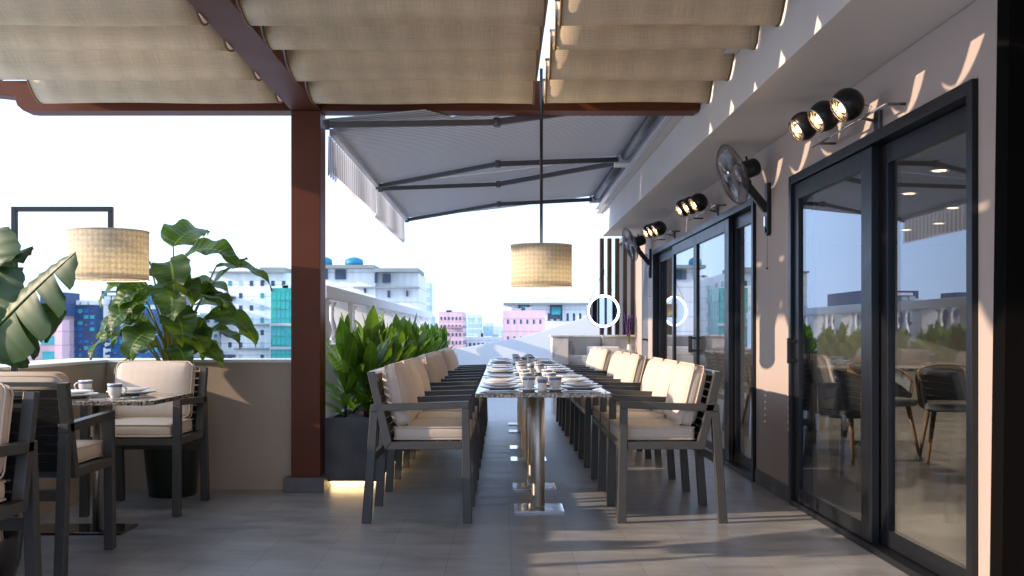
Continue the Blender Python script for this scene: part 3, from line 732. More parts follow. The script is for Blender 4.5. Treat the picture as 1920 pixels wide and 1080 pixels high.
for side in (0, 1):
    for i in range(3):
        o = bench if first else copy_tree(bench); first = False
        if side:    # right of the tables, facing -X: local y -> +X, local x -> -Y
            o.rotation_euler.z = R(-90); o.location = (0.663, DY[i] + 3 * PITCH, 0)
        else:       # left, facing +X: local y -> -X, local x -> +Y
            o.rotation_euler.z = R(90); o.location = (-0.171, DY[i], 0)
        o['label'] = [['charcoal bench with three cushions left of the tables, nearest the camera',
                       'middle charcoal bench of the row between tables and planter',
                       'farthest charcoal three-seat bench on the planter side'],
                      ['charcoal bench with sunlit beige cushions right of the tables, nearest the camera',
                       'middle charcoal bench of the row between tables and glass doors',
                       'farthest charcoal three-seat bench on the glass-door side, before the marble counter']][side][i]
chair = seat_unit(1, 0.55, 'armchair', 'x', 'armchair', 'charcoal armchairs around the small left table')
chair.location = (-2.49 + 0.55, 6.06 + 0.0, 0)
# A faces the camera (-Y): local y -> +Y keeps front at low y
chair.location = (-2.485, 6.07, 0); chair['label'] = 'charcoal armchair facing the camera between the small table and the corner plant'
o = copy_tree(chair); o.rotation_euler.z = R(180); o.location = (-1.985, 5.215, 0); o['label'] = 'charcoal armchair with its black slatted back to the camera at the small table'
o = copy_tree(chair); o.location = (-2.36, 3.36, 0); o['label'] = 'armchair cut by the left edge of the view, only its right side showing'

# ================================================================== TABLES
def long_table(i, y0, y1, label):
    xc = 0.235; t = thing('dining_table', (xc, (y0 + y1) / 2, 0), label, 'table', 'long granite tables end to end')
    b = B(); b.box(xc - 0.385, xc + 0.385, y0, y1, 0.729, 0.7525); b.build('table_top', 'granite', t, bevel=0.003)
    for yc in (y0 + 0.60, y0 + 1.49):
        b = B(); b.tube([(xc - 0.012, yc, 0.016), (xc - 0.012, yc, 0.728)], 0.043, 28); b.build('column', 'steel', t)
        b = B(); b.box(xc - 0.16, xc + 0.146, yc - 0.15, yc + 0.13, 0.0, 0.012); b.build('base_plate', 'steelbase', t, bevel=0.002)
T = [(5.76, 8.02), (8.19, 10.45), (10.66, 12.90)]
TL = ['long granite-topped table on polished steel columns, nearest the camera', 'long granite table in the middle of the row between the benches', 'farthest long granite table before the white end wall']
for i in range(3): long_table(i, T[i][0], T[i][1], TL[i])
t = thing('small_table', (-2.17, 5.52, 0), 'small granite table on a steel column in the left corner seating area', 'table')
b = B(); b.prism([(-2.56, 5.17), (-1.80, 5.17), (-1.766, 5.20), (-1.766, 5.86), (-2.57, 5.86), (-2.57, 5.18)], 'z', 0.727, 0.75); b.build('table_top', 'granite', t, bevel=0.003)
b = B(); b.tube([(-2.17, 5.62, 0.016), (-2.17, 5.62, 0.726)], 0.034, 28); b.tube([(-2.235, 5.66, 0.016), (-2.235, 5.66, 0.726)], 0.026, 20); b.build('column', 'steel', t)
b = B(); b.box(-2.60, -2.06, 5.53, 5.80, 0, 0.014); b.build('base_plate', 'pot_gloss', t, bevel=0.002)

# crockery
def disc_plate(r, h): return [(0.001, 0.004), (r * 0.58, 0.004), (r * 0.62, 0.003), (r * 0.99, h - 0.003), (r, h), (r * 0.985, h + 0.002), (r * 0.64, 0.009), (r * 0.60, 0.008), (0.001, 0.008)]
def make_plate(name, r, h, cat, grp):
    b = B(); b.lathe([(0.001, 0.0), (r * .55, 0.0)] + disc_plate(r, h)[1:], n=40); o = b.build(name, 'china', None, origin=(0, 0, 0)); tag(o, 'x', cat, grp); return o
P0 = make_plate('dinner_plate', 0.135, 0.020, 'plate', 'dinner plates laid on the tables')
P1 = make_plate('side_plate', 0.105, 0.018, 'plate', 'smaller plates stacked on the dinner plates')
SA = make_plate('saucer', 0.062, 0.013, 'saucer', 'saucers under the cups')
def make_cup():
    t = thing('cup', (0, 0, 0), 'x', 'cup', 'white cups with a blue band')
    b = B(); b.lathe([(0.001, 0.0), (0.022, 0.0), (0.020, 0.006), (0.030, 0.020), (0.035, 0.040), (0.0365, 0.060), (0.037, 0.078), (0.0345, 0.078), (0.033, 0.045), (0.026, 0.018), (0.001, 0.012)], n=36); b.build('cup_body', 'china', t)
    b = B(); b.lathe([(0.0370, 0.060), (0.0378, 0.0605), (0.0380, 0.0725), (0.0372, 0.073)], n=36); b.build('blue_band', 'band', t)
    b = B(); b.tube([(0.034 + 0.024 * math.sin(a) * 1.0, 0, 0.043 + 0.022 * math.cos(a)) for a in [math.pi * k / 10 for k in range(11)]], 0.0042, 8); b.build('handle', 'china', t)
    return t
CU = make_cup()
def make_cutlery(kind):
    b = B()
    b.beam((0, -0.10, 0.003), (0, 0.02, 0.004), 0.011, 0.003); b.beam((0, 0.02, 0.004), (0, 0.045, 0.005), 0.006, 0.003)
    if kind == 'fork':
        b.beam((0, 0.045, 0.005), (0, 0.07, 0.003), 0.022, 0.002)
        for k in range(4): b.beam((-0.009 + 0.006 * k, 0.07, 0.003), (-0.009 + 0.006 * k, 0.105, 0.005), 0.0032, 0.002)
    elif kind == 'knife': b.beam((0, 0.045, 0.004), (0, 0.115, 0.004), 0.018, 0.002)
    else: b.ball((0, 0.068, 0.005), 0.024, 12, 0.75, 1.05, 0.14)
    o = b.build(kind, 'cutlery', None, origin=(0, 0, 0)); tag(o, 'x', kind, kind.replace('knife', 'knive') + 's beside the plates'); return o
FK, KN, SP = make_cutlery('fork'), make_cutlery('knife'), make_cutlery('spoon')
used = set()
def put(proto, loc, rz, label):
    if proto.name in used: o = copy_tree(proto)
    else: o = proto; used.add(proto.name)
    o.location = loc; o.rotation_euler.z = R(rz); o['label'] = label; return o
ordn = ['front', 'middle', 'rear']
tab = ['nearest long table', 'middle long table', 'farthest long table']
ZT = 0.753
for ti in range(3):
    for k in range(3):
        for sd, sn in ((-1, 'left'), (1, 'right')):
            y = T[ti][0] + 0.40 + k * PITCH + random.uniform(-.012, .012); xc = 0.235 + sd * 0.235
            w0 = f"{sn}-hand {ordn[k]} setting of the {tab[ti]}"
            put(P0, (xc, y, ZT), 0, 'white dinner plate of the ' + w0)
            put(P1, (xc + sd * .004, y, ZT + 0.017), 0, 'white side plate stacked at the ' + w0)
            cx = 0.235 + sd * 0.078; cy = y - 0.16
            put(SA, (cx, cy, ZT), 0, 'white saucer at the ' + w0)
            put(CU, (cx, cy, ZT + 0.006), random.choice([200, 250, 290, 340, 20]) if not (ti == 0 and k == 0) else (265 if sd < 0 else 75), 'blue-banded cup at the ' + w0)
            put(FK, (xc - sd * 0.0 , y + 0.165, ZT), 90 * sd, 'steel fork at the ' + w0)
            put(KN, (xc, y - 0.165, ZT), 90 * sd, 'steel knife at the ' + w0)
    b_ = B(); yy = [5.93, 8.36, 10.83][ti]
    tt = thing('sugar_pot', (0.235, yy, ZT), 'small white pot with a blue band between the cups of the ' + tab[ti], 'pot', 'small banded pots in the middle of the tables')
    b_.lathe([(0.001, 0), (0.026, 0), (0.030, 0.01), (0.024, 0.045), (0.031, 0.08), (0.033, 0.084), (0.001, 0.088)], (0.235, yy, ZT), 28); b_.build('pot_body', 'china', tt)
    b_ = B(); b_.lathe([(0.0265, 0.052), (0.0275, 0.0525), (0.0315, 0.072), (0.0305, 0.073)], (0.235, yy, ZT), 28); b_.build('blue_band', 'band', tt)
zt = 0.7505
put(P0, (-2.29, 5.45, zt), 0, 'white dinner plate at the near left of the small corner table'); put(P1, (-2.285, 5.45, zt + .017), 0, 'white side plate stacked near the armchair back on the small table')
put(P0, (-2.06, 5.70, zt), 0, 'white dinner plate at the far right of the small corner table'); put(P1, (-2.07, 5.70, zt + .017), 0, 'white side plate stacked before the facing armchair on the small table')
put(CU, (-2.335, 5.74, zt), 190, 'white blue-banded cup at the back left of the small corner table')
put(CU, (-2.03, 5.37, zt), 15, 'white blue-banded cup at the front of the small corner table')
put(SP, (-2.02, 5.27, zt), -62, 'teaspoon beside the front cup on the small corner table')
put(SP, (-1.97, 5.33, zt), -40, 'teaspoon right of the front cup, slanting towards the table edge')
put(FK, (-1.90, 5.66, zt), -60, 'fork beside the far plate on the small corner table')

# ================================================================== LAMPS
def shade_parts(t, c, r, h, rod_top, half=False):
    x, y, z = c
    b = B(); b.lathe([(r, 0), (r, h)], (x, y, z), 64, uv=True); o = b.build('lamp_shade', 'shade', t); md = o.modifiers.new("thick", 'SOLIDIFY'); md.thickness = 0.003
    b = B(); b.lathe([(r - .003, 0), (r + .003, 0), (r + .003, 0.006), (r - .003, 0.006), (r - .003, 0)], (x, y, z - 0.003), 64); b.build('rim', 'piping', t)
    b = B(); b.lathe([(r - .003, 0), (r + .003, 0), (r + .003, 0.005), (r - .003, 0.005), (r - .003, 0)], (x, y, z + h - 0.002), 64); b.build('rim', 'piping', t)
    b = B(); b.lathe([(0.001, 0), (r - 0.008, 0)], (x, y, z + 0.02), 48); b.build('diffuser', 'lampglow', t)
t = thing('pendant_lamp', (0.264, 6.85, 1.40), 'woven beige drum pendant hanging on a thin black rod over the long tables', 'lamp')
shade_parts(t, (0.264, 6.85, 1.403), 0.204, 0.272, None)
b = B(); b.tube([(0.264, 6.85, 1.66), (0.264, 6.85, 2.86)], 0.0105, 12); b.build('rod', 'black', t)
b = B()
for a in (0, 120, 240): b.tube([(0.264, 6.85, 1.66), (0.264 + .2 * math.cos(R(a)), 6.85 + .2 * math.sin(R(a)), 1.66)], 0.003, 5)
b.tube([(0.264, 6.85, 1.50), (0.264, 6.85, 1.66)], 0.02, 10); b.build('spider', 'black', t)
t = thing('arc_floor_lamp', (-2.665, 5.6, 0), 'square-armed black floor lamp holding a woven beige drum shade over the corner table', 'lamp')
shade_parts(t, (-2.152, 5.6, 1.385), 0.211, 0.262, None)
b = B(); b.box(-2.679, -2.651, 5.586, 5.614, 0.02, 1.783); b.box(-2.6508, -2.1262, 5.587, 5.613, 1.757, 1.783); b.box(-2.152, -2.1262, 5.587, 5.613, 1.50, 1.7568); b.build('pole', 'black', t, bevel=0.002)
b = B(); b.box(-2.74, -2.60, 5.50, 5.70, 0, 0.02); b.build('base', 'black', t, bevel=0.003)
b = B()
for a in (0, 120, 240): b.tube([(-2.14, 5.6, 1.64), (-2.152 + .2 * math.cos(R(a)), 5.6 + .2 * math.sin(R(a)), 1.64)], 0.003, 5)
b.build('spider', 'black', t)

# wall spotlights: three heads on a bar
def spot():
    t = thing('wall_spotlight', (0, 0, 0), 'x', 'wall light', 'triple wall spotlights under the soffit')
    aim = Vector((-0.84, -0.09, -0.53)).normalized(); q = aim.to_track_quat('Z', 'Y').to_matrix().to_4x4()
    for k in range(3):
        c = Vector((0, 0.36 * k, 0.02 * k))
        b = B(); b.xf = Matrix.Translation(c) @ q; n = 14; prof = []
        for i in range(n + 1):
            a = math.pi * (1 - i / n * 0.70); prof.append((max(.001, 0.080 * math.sin(a)), 0.080 * math.cos(a)))
        prof += [(0.060, 0.05), (0.045, 0.01), (0.02, -0.02), (0.001, -0.03)]
        b.lathe(prof, n=32); h = b.build('spot_head', 'black', t)
        b = B(); b.xf = Matrix.Translation(c) @ q; b.lathe([(0.061, 0.046), (0.066, 0.046), (0.068, 0.054), (0.062, 0.056)], n=32)
        for a in range(0, 180, 30):
            b.tube([(0.062 * math.cos(R(a)), 0.062 * math.sin(R(a)), 0.05), (0, 0, 0.066), (-0.062 * math.cos(R(a)), -0.062 * math.sin(R(a)), 0.05)], 0.0012, 4)
        b.build('bezel', 'chrome', h)
        b = B(); b.xf = Matrix.Translation(c) @ q; b.lathe([(0.057, 0.045), (0.04, 0.012), (0.018, -0.012), (0.001, -0.02)], n=28); b.build('reflector', 'chrome', h)
        b = B(); b.xf = Matrix.Translation(c) @ q; b.ball((0, 0, 0.018), 0.026, 12, 1, 1, 1.1); b.build('bulb', 'bulb', h)
        b = B(); b.tube([c + Vector((0.075, 0.0, 0.0)), c + Vector((0.115, -0.01, -0.01)), c + Vector((0.09, 0, -0.07))], 0.003, 6); b.build('yoke', 'chrome', h)
    b = B(); b.tube([(0.09, -0.27, -0.055), (0.09, 0.74, -0.055)], 0.006, 8); b.tube([(0.055, 0.0, -0.075), (0.055, 0.74, -0.075)], 0.004, 8)
    for y in (0.0, 0.36, 0.74): b.tube([(0.055, y, -0.075), (0.09, y, -0.055)], 0.004, 6)
    b.build('bar', 'chrome', t)
    b = B(); b.box(0.16, 0.18, 0.02, 0.09, -0.17, -0.02); b.tube([(0.09, 0.05, -0.055), (0.17, 0.05, -0.075)], 0.008, 8); b.build('bracket', 'wire', t, bevel=0.003)
    for y in (-0.26, 0.73): b = B(); b.tube([(0.09, y, -0.055), (0.18, y, -0.055)], 0.007, 8); b.build('wall_fixing', 'wire', t)
    return t
sp = spot()
for i, y in enumerate((4.98, 8.75, 10.95)):
    o = sp if i == 0 else copy_tree(sp); o.location = (1.68, y, 2.205)
    o['label'] = ['large glowing triple spotlight above the nearest glass door', 'middle glowing triple spotlight beyond the nearer wall fan', 'farthest glowing triple spotlight above the far wall fan'][i]

# wall fans
def fan():
    t = thing('wall_fan', (0, 0, 0), 'x', 'fan', 'wall fans on the beige wall')
    b = B(); b.prism([(-0.035, -0.32), (0.035, -0.32), (0.035, 0.03), (-0.035, 0.03)], 'x', -0.03, 0.0)
    b.xf = Matrix(); b.tube([(-0.03, 0, -0.30), (0, 0, -0.30)], 0.034, 16); b.build('wall_plate', 'black', t, bevel=0.004)
    b = B(); b.box(-0.042, -0.030, -0.014, 0.014, -0.27, -0.20); b.build('switch', 'chrome', t, bevel=0.002)
    b = B(); b.beam((-0.02, 0, -0.16), (-0.165, 0, 0.02), 0.045, 0.055); b.tube([(-0.165, -0.035, 0.03), (-0.165, 0.035, 0.03)], 0.03, 14); b.build('arm', 'black', t, bevel=0.004)
    aim = Vector((-0.93, -0.13, -0.33)).normalized(); q = aim.to_track_quat('Z', 'Y').to_matrix().to_4x4()
    c = Vector((-0.185, 0, 0.115))
    b = B(); b.xf = Matrix.Translation(c) @ q; b.lathe([(0.001, -0.115), (0.045, -0.112), (0.062, -0.095), (0.064, -0.01), (0.055, 0.02), (0.001, 0.03)], n=28)
    b.tube([(0, 0.06, -0.05), (0, 0.09, -0.05)], 0.008, 8); b.build('motor', 'black', t)
    b = B(); b.xf = Matrix.Translation(c) @ q; n = 64; Rr = 0.215
    for z_, r0 in ((0.045, 0.06), (0.125, 0.045)):
        for i in range(n):
            a = 2 * math.pi * i / n; ca, sa = math.cos(a), math.sin(a)
            zc = 0.085
            b.tube([(r0 * ca, r0 * sa, z_), (0.15 * ca, 0.15 * sa, z_ + (zc - z_) * 0.15), (0.20 * ca, 0.20 * sa, z_ + (zc - z_) * 0.55), (Rr * ca, Rr * sa, zc)], 0.0015, 3, cap=False)
    for rr, z_ in ((Rr, 0.085), (0.17, 0.05), (0.17, 0.12)):
        b.tube([(rr * math.cos(2 * math.pi * k / 48), rr * math.sin(2 * math.pi * k / 48), z_) for k in range(48)], 0.003 if rr == Rr else 0.0014, 5, closed=True)
    b.lathe([(0.001, 0.13), (0.045, 0.128), (0.048, 0.122)], n=20); b.build('grille', 'wire', t)
    b = B(); b.xf = Matrix.Translation(c) @ q
    for k in range(3):
        a0 = R(120 * k); vs = []; fs = []
        for i in range(7):
            r_ = 0.03 + 0.155 * i / 6; wd = R(26 + 22 * math.sin(math.pi * i / 6))
            for j in range(5):
                a = a0 + wd * (j / 4 - 0.5) * 2; vs.append((r_ * math.cos(a), r_ * math.sin(a), 0.085 + 0.020 * (j / 4 - 0.5) * 2))
        for i in range(6):
            for j in range(4): fs.append((i * 5 + j, (i + 1) * 5 + j, (i + 1) * 5 + j + 1, i * 5 + j + 1))
        b.add(vs, fs, smooth=True)
    b.lathe([(0.001, 0.06), (0.032, 0.06), (0.034, 0.10), (0.02, 0.112), (0.001, 0.114)], n=20); b.build('blades', 'clear', t)
    b = B(); b.tube([(-0.02, 0, -0.33), (-0.02, 0, -0.55)], 0.0015, 4); b.ball((-0.02, 0, -0.56), 0.008, 8); b.build('pull_cord', 'black', t)
    return t
fn = fan()
for i, y in enumerate((7.10, 12.75)):
    o = fn if i == 0 else copy_tree(fn); o.location = (XW, y, 2.10)
    o['label'] = ['black wall fan with wire grille on the pier between the two glass doors', 'smaller-looking black wall fan near the far end by the slatted screen'][i]

# ================================================================== PLANTS
def leaf(b, base, d, length, width, droop=0.4, fold=0.25, ruffle=0.0, seg=9, up=Vector((0, 0, 1)), shape=0.8, tears=0, roll=0.0, nw=2):
    """one leaf blade along direction d, bending towards the ground, V-folded along the midrib"""
    d = Vector(d).normalized(); p = Vector(base); side = d.cross(up)
    if side.length < 1e-3: side = d.cross(Vector((1, 0, 0)))
    side.normalize(); side = Matrix.Rotation(roll, 3, d) @ side
    vs = []; us = []; ph = random.uniform(0, 6); step = length / seg
    cuts = [random.uniform(0.25, 0.9) for _ in range(tears)]
    for i in range(seg + 1):
        t_ = i / seg; wv = width * max(0.0, math.sin(math.pi * min(1, t_ ** shape * 0.985 + 0.012))) ** 0.85
        nrm = side.cross(d).normalized()
        for j in range(-nw, nw + 1):
            k = j / nw; off = 0.5 * wv * k
            rf = ruffle * width * math.sin(ph + t_ * 17 + k * 2.2) * abs(k) ** 1.5
            w2 = off * (1 + 0.18 * ruffle * 4 * math.sin(ph * 2 + t_ * 23 * (1 if k > 0 else 1.15)))
            vs.append(p + side * w2 + nrm * (fold * abs(off) + rf)); us.append((k, t_))
        p = p + d * step; ax = d.cross(Vector((0, 0, -1)))
        if ax.length > 1e-4: d = (Matrix.Rotation(droop / seg * (0.5 + t_ * 1.3), 3, ax.normalized()) @ d).normalized()
        side = (side - d * side.dot(d)).normalized()
    m = 2 * nw + 1; fs = []; uv = []
    for i in range(seg):
        for j in range(m - 1):
            f = (i * m + j, i * m + j + 1, (i + 1) * m + j + 1, (i + 1) * m + j)
            fs.append(f); uv.append([us[q] for q in f])
    b.add(vs, fs, uv, smooth=True)

# long planter
t = thing('planter_box', (-1.17, 11.6, 0), 'long dark stone planter box glowing underneath, beside the left benches', 'planter')
b = B(); XA, XB, YA, YB = -1.238, -0.865, 7.17, 17.0
b.box(XA, XB, YA, YB, 0.052, 0.44)
b.box(XA, XA + 0.04, YA, YB, 0.44, 0.495); b.box(XB - 0.04, XB, YA, YB, 0.44, 0.495); b.box(XA + .04, XB - .04, YA, YA + 0.04, 0.44, 0.495); b.box(XA + .04, XB - .04, YB - 0.04, YB, 0.44, 0.495)
b.build('box', 'planter', t)
b = B(); b.box(XA + 0.04, XB - 0.04, YA + 0.04, YB - 0.04, 0.441, 0.468); b.build('soil', 'soil', t)
b = B(); b.box(XA + 0.02, XB - 0.10, YA + 0.10, YB - 0.1, 0.0, 0.051); b.build('plinth', 'white', t)
b = B(); b.box(XA + 0.03, XB - 0.11, YA + 0.075, YA + 0.092, 0.034, 0.048); b.box(XB - 0.092, XB - 0.078, YA + 0.10, YB - 0.2, 0.034, 0.048); b.build('light_strip', 'warm', t)

def bed_plant(seed, hgt):
    random.seed(seed)
    t = thing('leafy_plant', (0, 0, 0), 'x', 'plant', 'upright broad-leaved plants filling the planter')
    s = B(); lf = B(); ns = random.choice([2, 3])
    for q in range(ns):
        a = random.uniform(0, 6.28); x0, y0 = 0.09 * math.cos(a), 0.09 * math.sin(a); h = hgt * random.uniform(0.38, 0.62)
        top = Vector((x0 + random.uniform(-.05, .05), y0 + random.uniform(-.05, .05), h))
        s.tube([(x0, y0, 0), (x0, y0, h * .5), top], [0.012, 0.010, 0.006], 6)
        nl = 19
        for k in range(nl):
            u = k / (nl - 1); zz = h * (0.02 + 0.98 * u); an = k * 2.4 + a; el = R(30 + 52 * u ** 0.8 + random.uniform(-9, 9))
            d = Vector((math.cos(an) * math.cos(el), math.sin(an) * math.cos(el), math.sin(el)))
            L = random.uniform(0.30, 0.44) * (1.0 if u > 0.25 else 0.75)
            leaf(lf, (x0 + (top.x - x0) * u, y0 + (top.y - y0) * u, zz), d, L, L * random.uniform(0.26, 0.34), droop=random.uniform(-0.1, 0.35), fold=0.20, ruffle=0.04, seg=9, shape=1.12, roll=random.uniform(-.5, .5))
    s.build('stem', 'stem_red', t); lf.build('foliage', 'leaf1', t)
    return t
protos = [bed_plant(11, 0.78), bed_plant(23, 0.88), bed_plant(37, 0.70), bed_plant(51, 0.82)]
random.seed(99)
y = 7.58; k = 0; pl = []
while y < 16.8:
    pl.append((random.uniform(-1.14, -0.98) if y > 9 else random.uniform(-1.12, -1.02), y)); y += 0.33 if y < 12 else 0.45; k += 1
nm = ['nearest', 'second', 'third', 'fourth', 'fifth', 'sixth', 'seventh', 'eighth', 'ninth', 'tenth', 'eleventh', 'twelfth', 'thirteenth', 'fourteenth', 'fifteenth', 'sixteenth', 'seventeenth', 'eighteenth', 'nineteenth', 'twentieth', 'twenty-first', 'twenty-second', 'twenty-third', 'twenty-fourth', 'twenty-fifth', 'twenty-sixth', 'twenty-seventh', 'twenty-eighth', 'twenty-ninth', 'thirtieth']
for i, (x, y) in enumerate(pl):
    p = protos[i % 4]; o = p if i < 4 else copy_tree(p)
    o.location = (x, y, 0.466); o.rotation_euler.z = random.uniform(0, 6.28) if i else 0.6; s_ = random.uniform(0.84, 0.96) if i else 1.0; o.scale = (s_, s_, s_)
    o['label'] = (f'tall leafy green plant at the near end of the planter by the brown post' if i == 0 else f'leafy green plant in the planter, {nm[i]} from the brown post' if i < len(pl) - 1 else 'farthest leafy green plant at the end of the planter')

# ruffled philodendron in the corner
random.seed(5)
t = thing('potted_philodendron', (-2.22, 6.91, 0), 'large ruffled-leaf plant in a dark round pot behind the facing armchair', 'potted plant')
cx, cy = -2.22, 6.905
b = B(); b.lathe([(0.001, 0), (0.15, 0), (0.155, 0.01), (0.198, 0.42), (0.206, 0.46), (0.206, 0.50), (0.19, 0.50), (0.185, 0.45), (0.001, 0.45)], (cx, cy, 0), 40); b.build('pot', 'pot', t)
b = B(); b.lathe([(0.001, 0.0), (0.188, 0.0)], (cx, cy, 0.462), 24); b.build('soil', 'soil', t)
ps = B(); lf = B()
spec = [  # azimuth deg, reach, height of petiole tip, leaf length, width, droop, direction elevation
    (75, .10, 1.66, .36, .24, 1.3, 28), (-10, .20, 1.62, .42, .20, 1.5, 18), (170, .22, 1.56, .36, .18, 1.6, 10), (-70, .12, 1.48, .36, .24, 1.7, -25), 
    (20, .34, 1.30, .42, .15, 0.5, 52), (5, .50, 1.52, .44, .13, 1.4, 8), (-15, .44, 1.18, .46, .17, 1.5, 5), (-5, .30, 1.10, .36, .15, 1.7, 20), (185, .34, 1.42, .34, .14, 1.9, 12),
    (175, .30, 1.20, .38, .16, 1.7, 15), (200, .30, 1.04, .40, .16, 1.9, 18), (-40, .22, 1.05, .34, .18, 1.9, 10), (-120, .20, 1.12, .34, .20, 1.8, -5), 
    (40, .26, 1.26, .36, .18, 1.6, 10), (120, .22, 1.34, .36, .18, 1.5, 15), (-25, .34, 1.32, .36, .15, 1.8, 20), (215, .26, 1.28, .34, .16, 1.9, 0), (-60, .18, 1.22, .32, .20, 1.6, -15),
    (150, .28, 1.10, .36, .15, 1.8, 20), (60, .24, 1.02, .36, .15, 1.9, 10), (-150, .22, 1.40, .34, .19, 1.7, -10), (100, .12, 1.44, .38, .22, 1.4, 20), (-35, .36, 0.96, .32, .13, 1.5, 10), (205, .36, 1.18, .30, .13, 1.9, 0), (-5, .16, 1.36, .34, .18, 1.8, 10), (170, .14, 1.00, .34, .18, 1.8, 0), (-50, .12, 1.44, .34, .18, 1.6, 0), (-130, .14, 1.36, .32, .17, 1.5, -10), (30, .20, 1.40, .34, .17, 1.6, 15), (-75, .05, 1.56, .34, .22, 1.3, -20), (-20, .12, 1.14, .30, .16, 1.6, 5), (140, .2, 1.48, .32, .17, 1.7, 10), (-165, .2, 1.12, .30, .15, 1.6, 5), (-60, .2, 1.0, .3, .16, 1.4, -5)]
for (az, rc, hz, L, W, dr, el) in spec:
    a = R(az + random.uniform(-6, 6)); base = Vector((cx + random.uniform(-.05, .05), cy + random.uniform(-.04, .04), 0.46))
    ry = 0.42 if math.sin(a) > 0 else 0.75
    tip = Vector((cx - 0.02 + rc * 0.62 * math.cos(a), cy + rc * math.sin(a) * ry * .7, hz + random.uniform(-.02, .02)))
    mid = base.lerp(tip, 0.55) + Vector((-0.25 * (tip.x - cx), -0.2 * (tip.y - cy), 0.06))
    ps.tube([base, base.lerp(mid, .5) + Vector((0, 0, .02)), mid, mid.lerp(tip, .6) + Vector((0, 0, .01)), tip], [0.012, .010, 0.008, .006, 0.005], 7)
    d = Vector((math.cos(a) * math.cos(R(el)), math.sin(a) * math.cos(R(el)) * ry, math.sin(R(el))))
    leaf(lf, tip, d, L * 1.02, W * 1.22, droop=dr * 0.95, fold=0.20, ruffle=0.075, seg=18, shape=0.60, nw=3, roll=(0.55 if math.cos(a) > 0 else -0.55) * random.uniform(0.2, 1.0))
ps.build('leaf_stalks', 'stem', t); lf.build('foliage', 'leaf2', t)

# banana-type plant cut by the left edge
t = thing('potted_banana_plant', (-2.185, 4.31, 0), 'big torn banana leaves rising from a glossy black vase at the left edge', 'potted plant')
vx, vy = -2.185, 4.31
b = B(); b.lathe([(0.001, 0), (0.09, 0), (0.12, 0.03), (0.150, 0.14), (0.155, 0.24), (0.135, 0.34), (0.105, 0.42), (0.10, 0.46), (0.115, 0.48), (0.10, 0.47), (0.001, 0.44)], (vx, vy, 0), 44); b.build('vase', 'pot_gloss', t)
b = B(); b.tube([(vx, vy, 0.44), (vx - .04, vy, 0.75), (vx - .07, vy, 0.98)], [0.035, 0.028, 0.02], 12); b.tube([(vx - .03, vy + .02, .5), (vx - .10, vy + .02, 1.15), (vx - .06, vy, 1.2)], [0.02, .014, 0.008], 10); b.build('trunk', 'stem', t)
random.seed(3)
def blade(b, base, tipdir, L, W, droop, tears, rollv, seg=26, lift=Vector((0, 0, 1)), wf=(1, 1)):
    """long banana blade with notches torn towards the midrib"""
    d = Vector(tipdir).normalized(); p = Vector(base); side = d.cross(lift).normalized(); side = Matrix.Rotation(rollv, 3, d) @ side
    rows = []
    for i in range(seg + 1):
        t_ = i / seg; wv = W * (math.sin(math.pi * min(1, (t_ * 0.93 + 0.07) ** 0.72)) ** 0.62 if t_ < 0.999 else 0.0)
        rows.append((p.copy(), side.copy(), side.cross(d).normalized(), wv, t_)); p += d * (L / seg)
        ax = d.cross(Vector((0, 0, -1)))
        if ax.length > 1e-4: d = (Matrix.Rotation(droop / seg, 3, ax.normalized()) @ d).normalized()
        side = (side - d * side.dot(d)).normalized()
    for sgn in (-1, 1):
        cuts = sorted(tears[0 if sgn < 0 else 1]); segs = []; start = 0
        for cpos in cuts + [2.0]:
            end = min(seg, int(cpos * seg)); segs.append((start, end)); start = end
        for gi, (s0, s1) in enumerate(segs):
            if s1 <= s0: continue
            vs = []; us = []; n = 5; tilt = random.uniform(-0.10, 0.10) 
            for i in range(s0, s1 + 1):
                P, S, N, wv, t_ = rows[i]; wv *= wf[0 if sgn < 0 else 1]
                e = 1.0
                if cuts:
                    q0 = (i - s0) / max(1, s1 - s0); e = 1 - 0.16 * (1 - min(1, q0 * 4)) * (s0 > 0) - 0.14 * (1 - min(1, (1 - q0) * 4)) * (s1 < seg)
                for k in range(n + 1):
                    u = k / n; fold = 0.22 * u * u + tilt * u
                    gap = (0.018 * u if (i == s0 and s0 > 0) else 0) - (0.018 * u if (i == s1 and s1 < seg) else 0)
                    vs.append(P + S * (sgn * wv * 0.5 * u * e) - N * (wv * 0.5 * fold) + N * 0.006 * math.sin(t_ * 60 + gi) * u + (rows[min(seg, i + 1)][0] - P).normalized() * gap * 1.0); us.append((sgn * u, t_))
            fs = []; uv = []
            for i in range(s1 - s0):
                for k in range(n):
                    f = (i * (n + 1) + k, i * (n + 1) + k + 1, (i + 1) * (n + 1) + k + 1, (i + 1) * (n + 1) + k)
                    fs.append(f); uv.append([us[q] for q in f])
            b.add(vs, fs, uv, smooth=True)
    b.tube([r[0] for r in rows], [0.009 * (1 - i / (seg + 3)) + .001 for i in range(seg + 1)], 6)
lf = B()
blade(lf, px(-30, 640, 4.40), px(151, 446, 4.22) - px(-30, 640, 4.40), 0.62, 0.40, 0.10, ([], [0.36, 0.60, 0.80]), 1.40, wf=(0.30, 1.0))
blade(lf, px(-90, 660, 4.5), Vector((0.20, -0.06, 1.0)), 0.66, 0.32, 1.15, ([0.55, 0.75], [0.5, 0.72]), 0.25)
blade(lf, px(-40, 640, 4.48), Vector((0.55, 0.1, 0.55)), 0.40, 0.42, 0.9, ([], [0.45, 0.7]), 1.3, wf=(0.3, 1.0))
blade(lf, px(-18, 430, 4.40), Vector((0.10, -0.05, -1.0)), 0.46, 0.30, 0.05, ([0.35], [0.32, 0.7]), 1.5)
blade(lf, px(-110, 600, 4.55), Vector((-0.5, 0.2, 0.9)), 0.62, 0.28, 0.9, ([0.4, 0.7], [0.6]), 0.2)
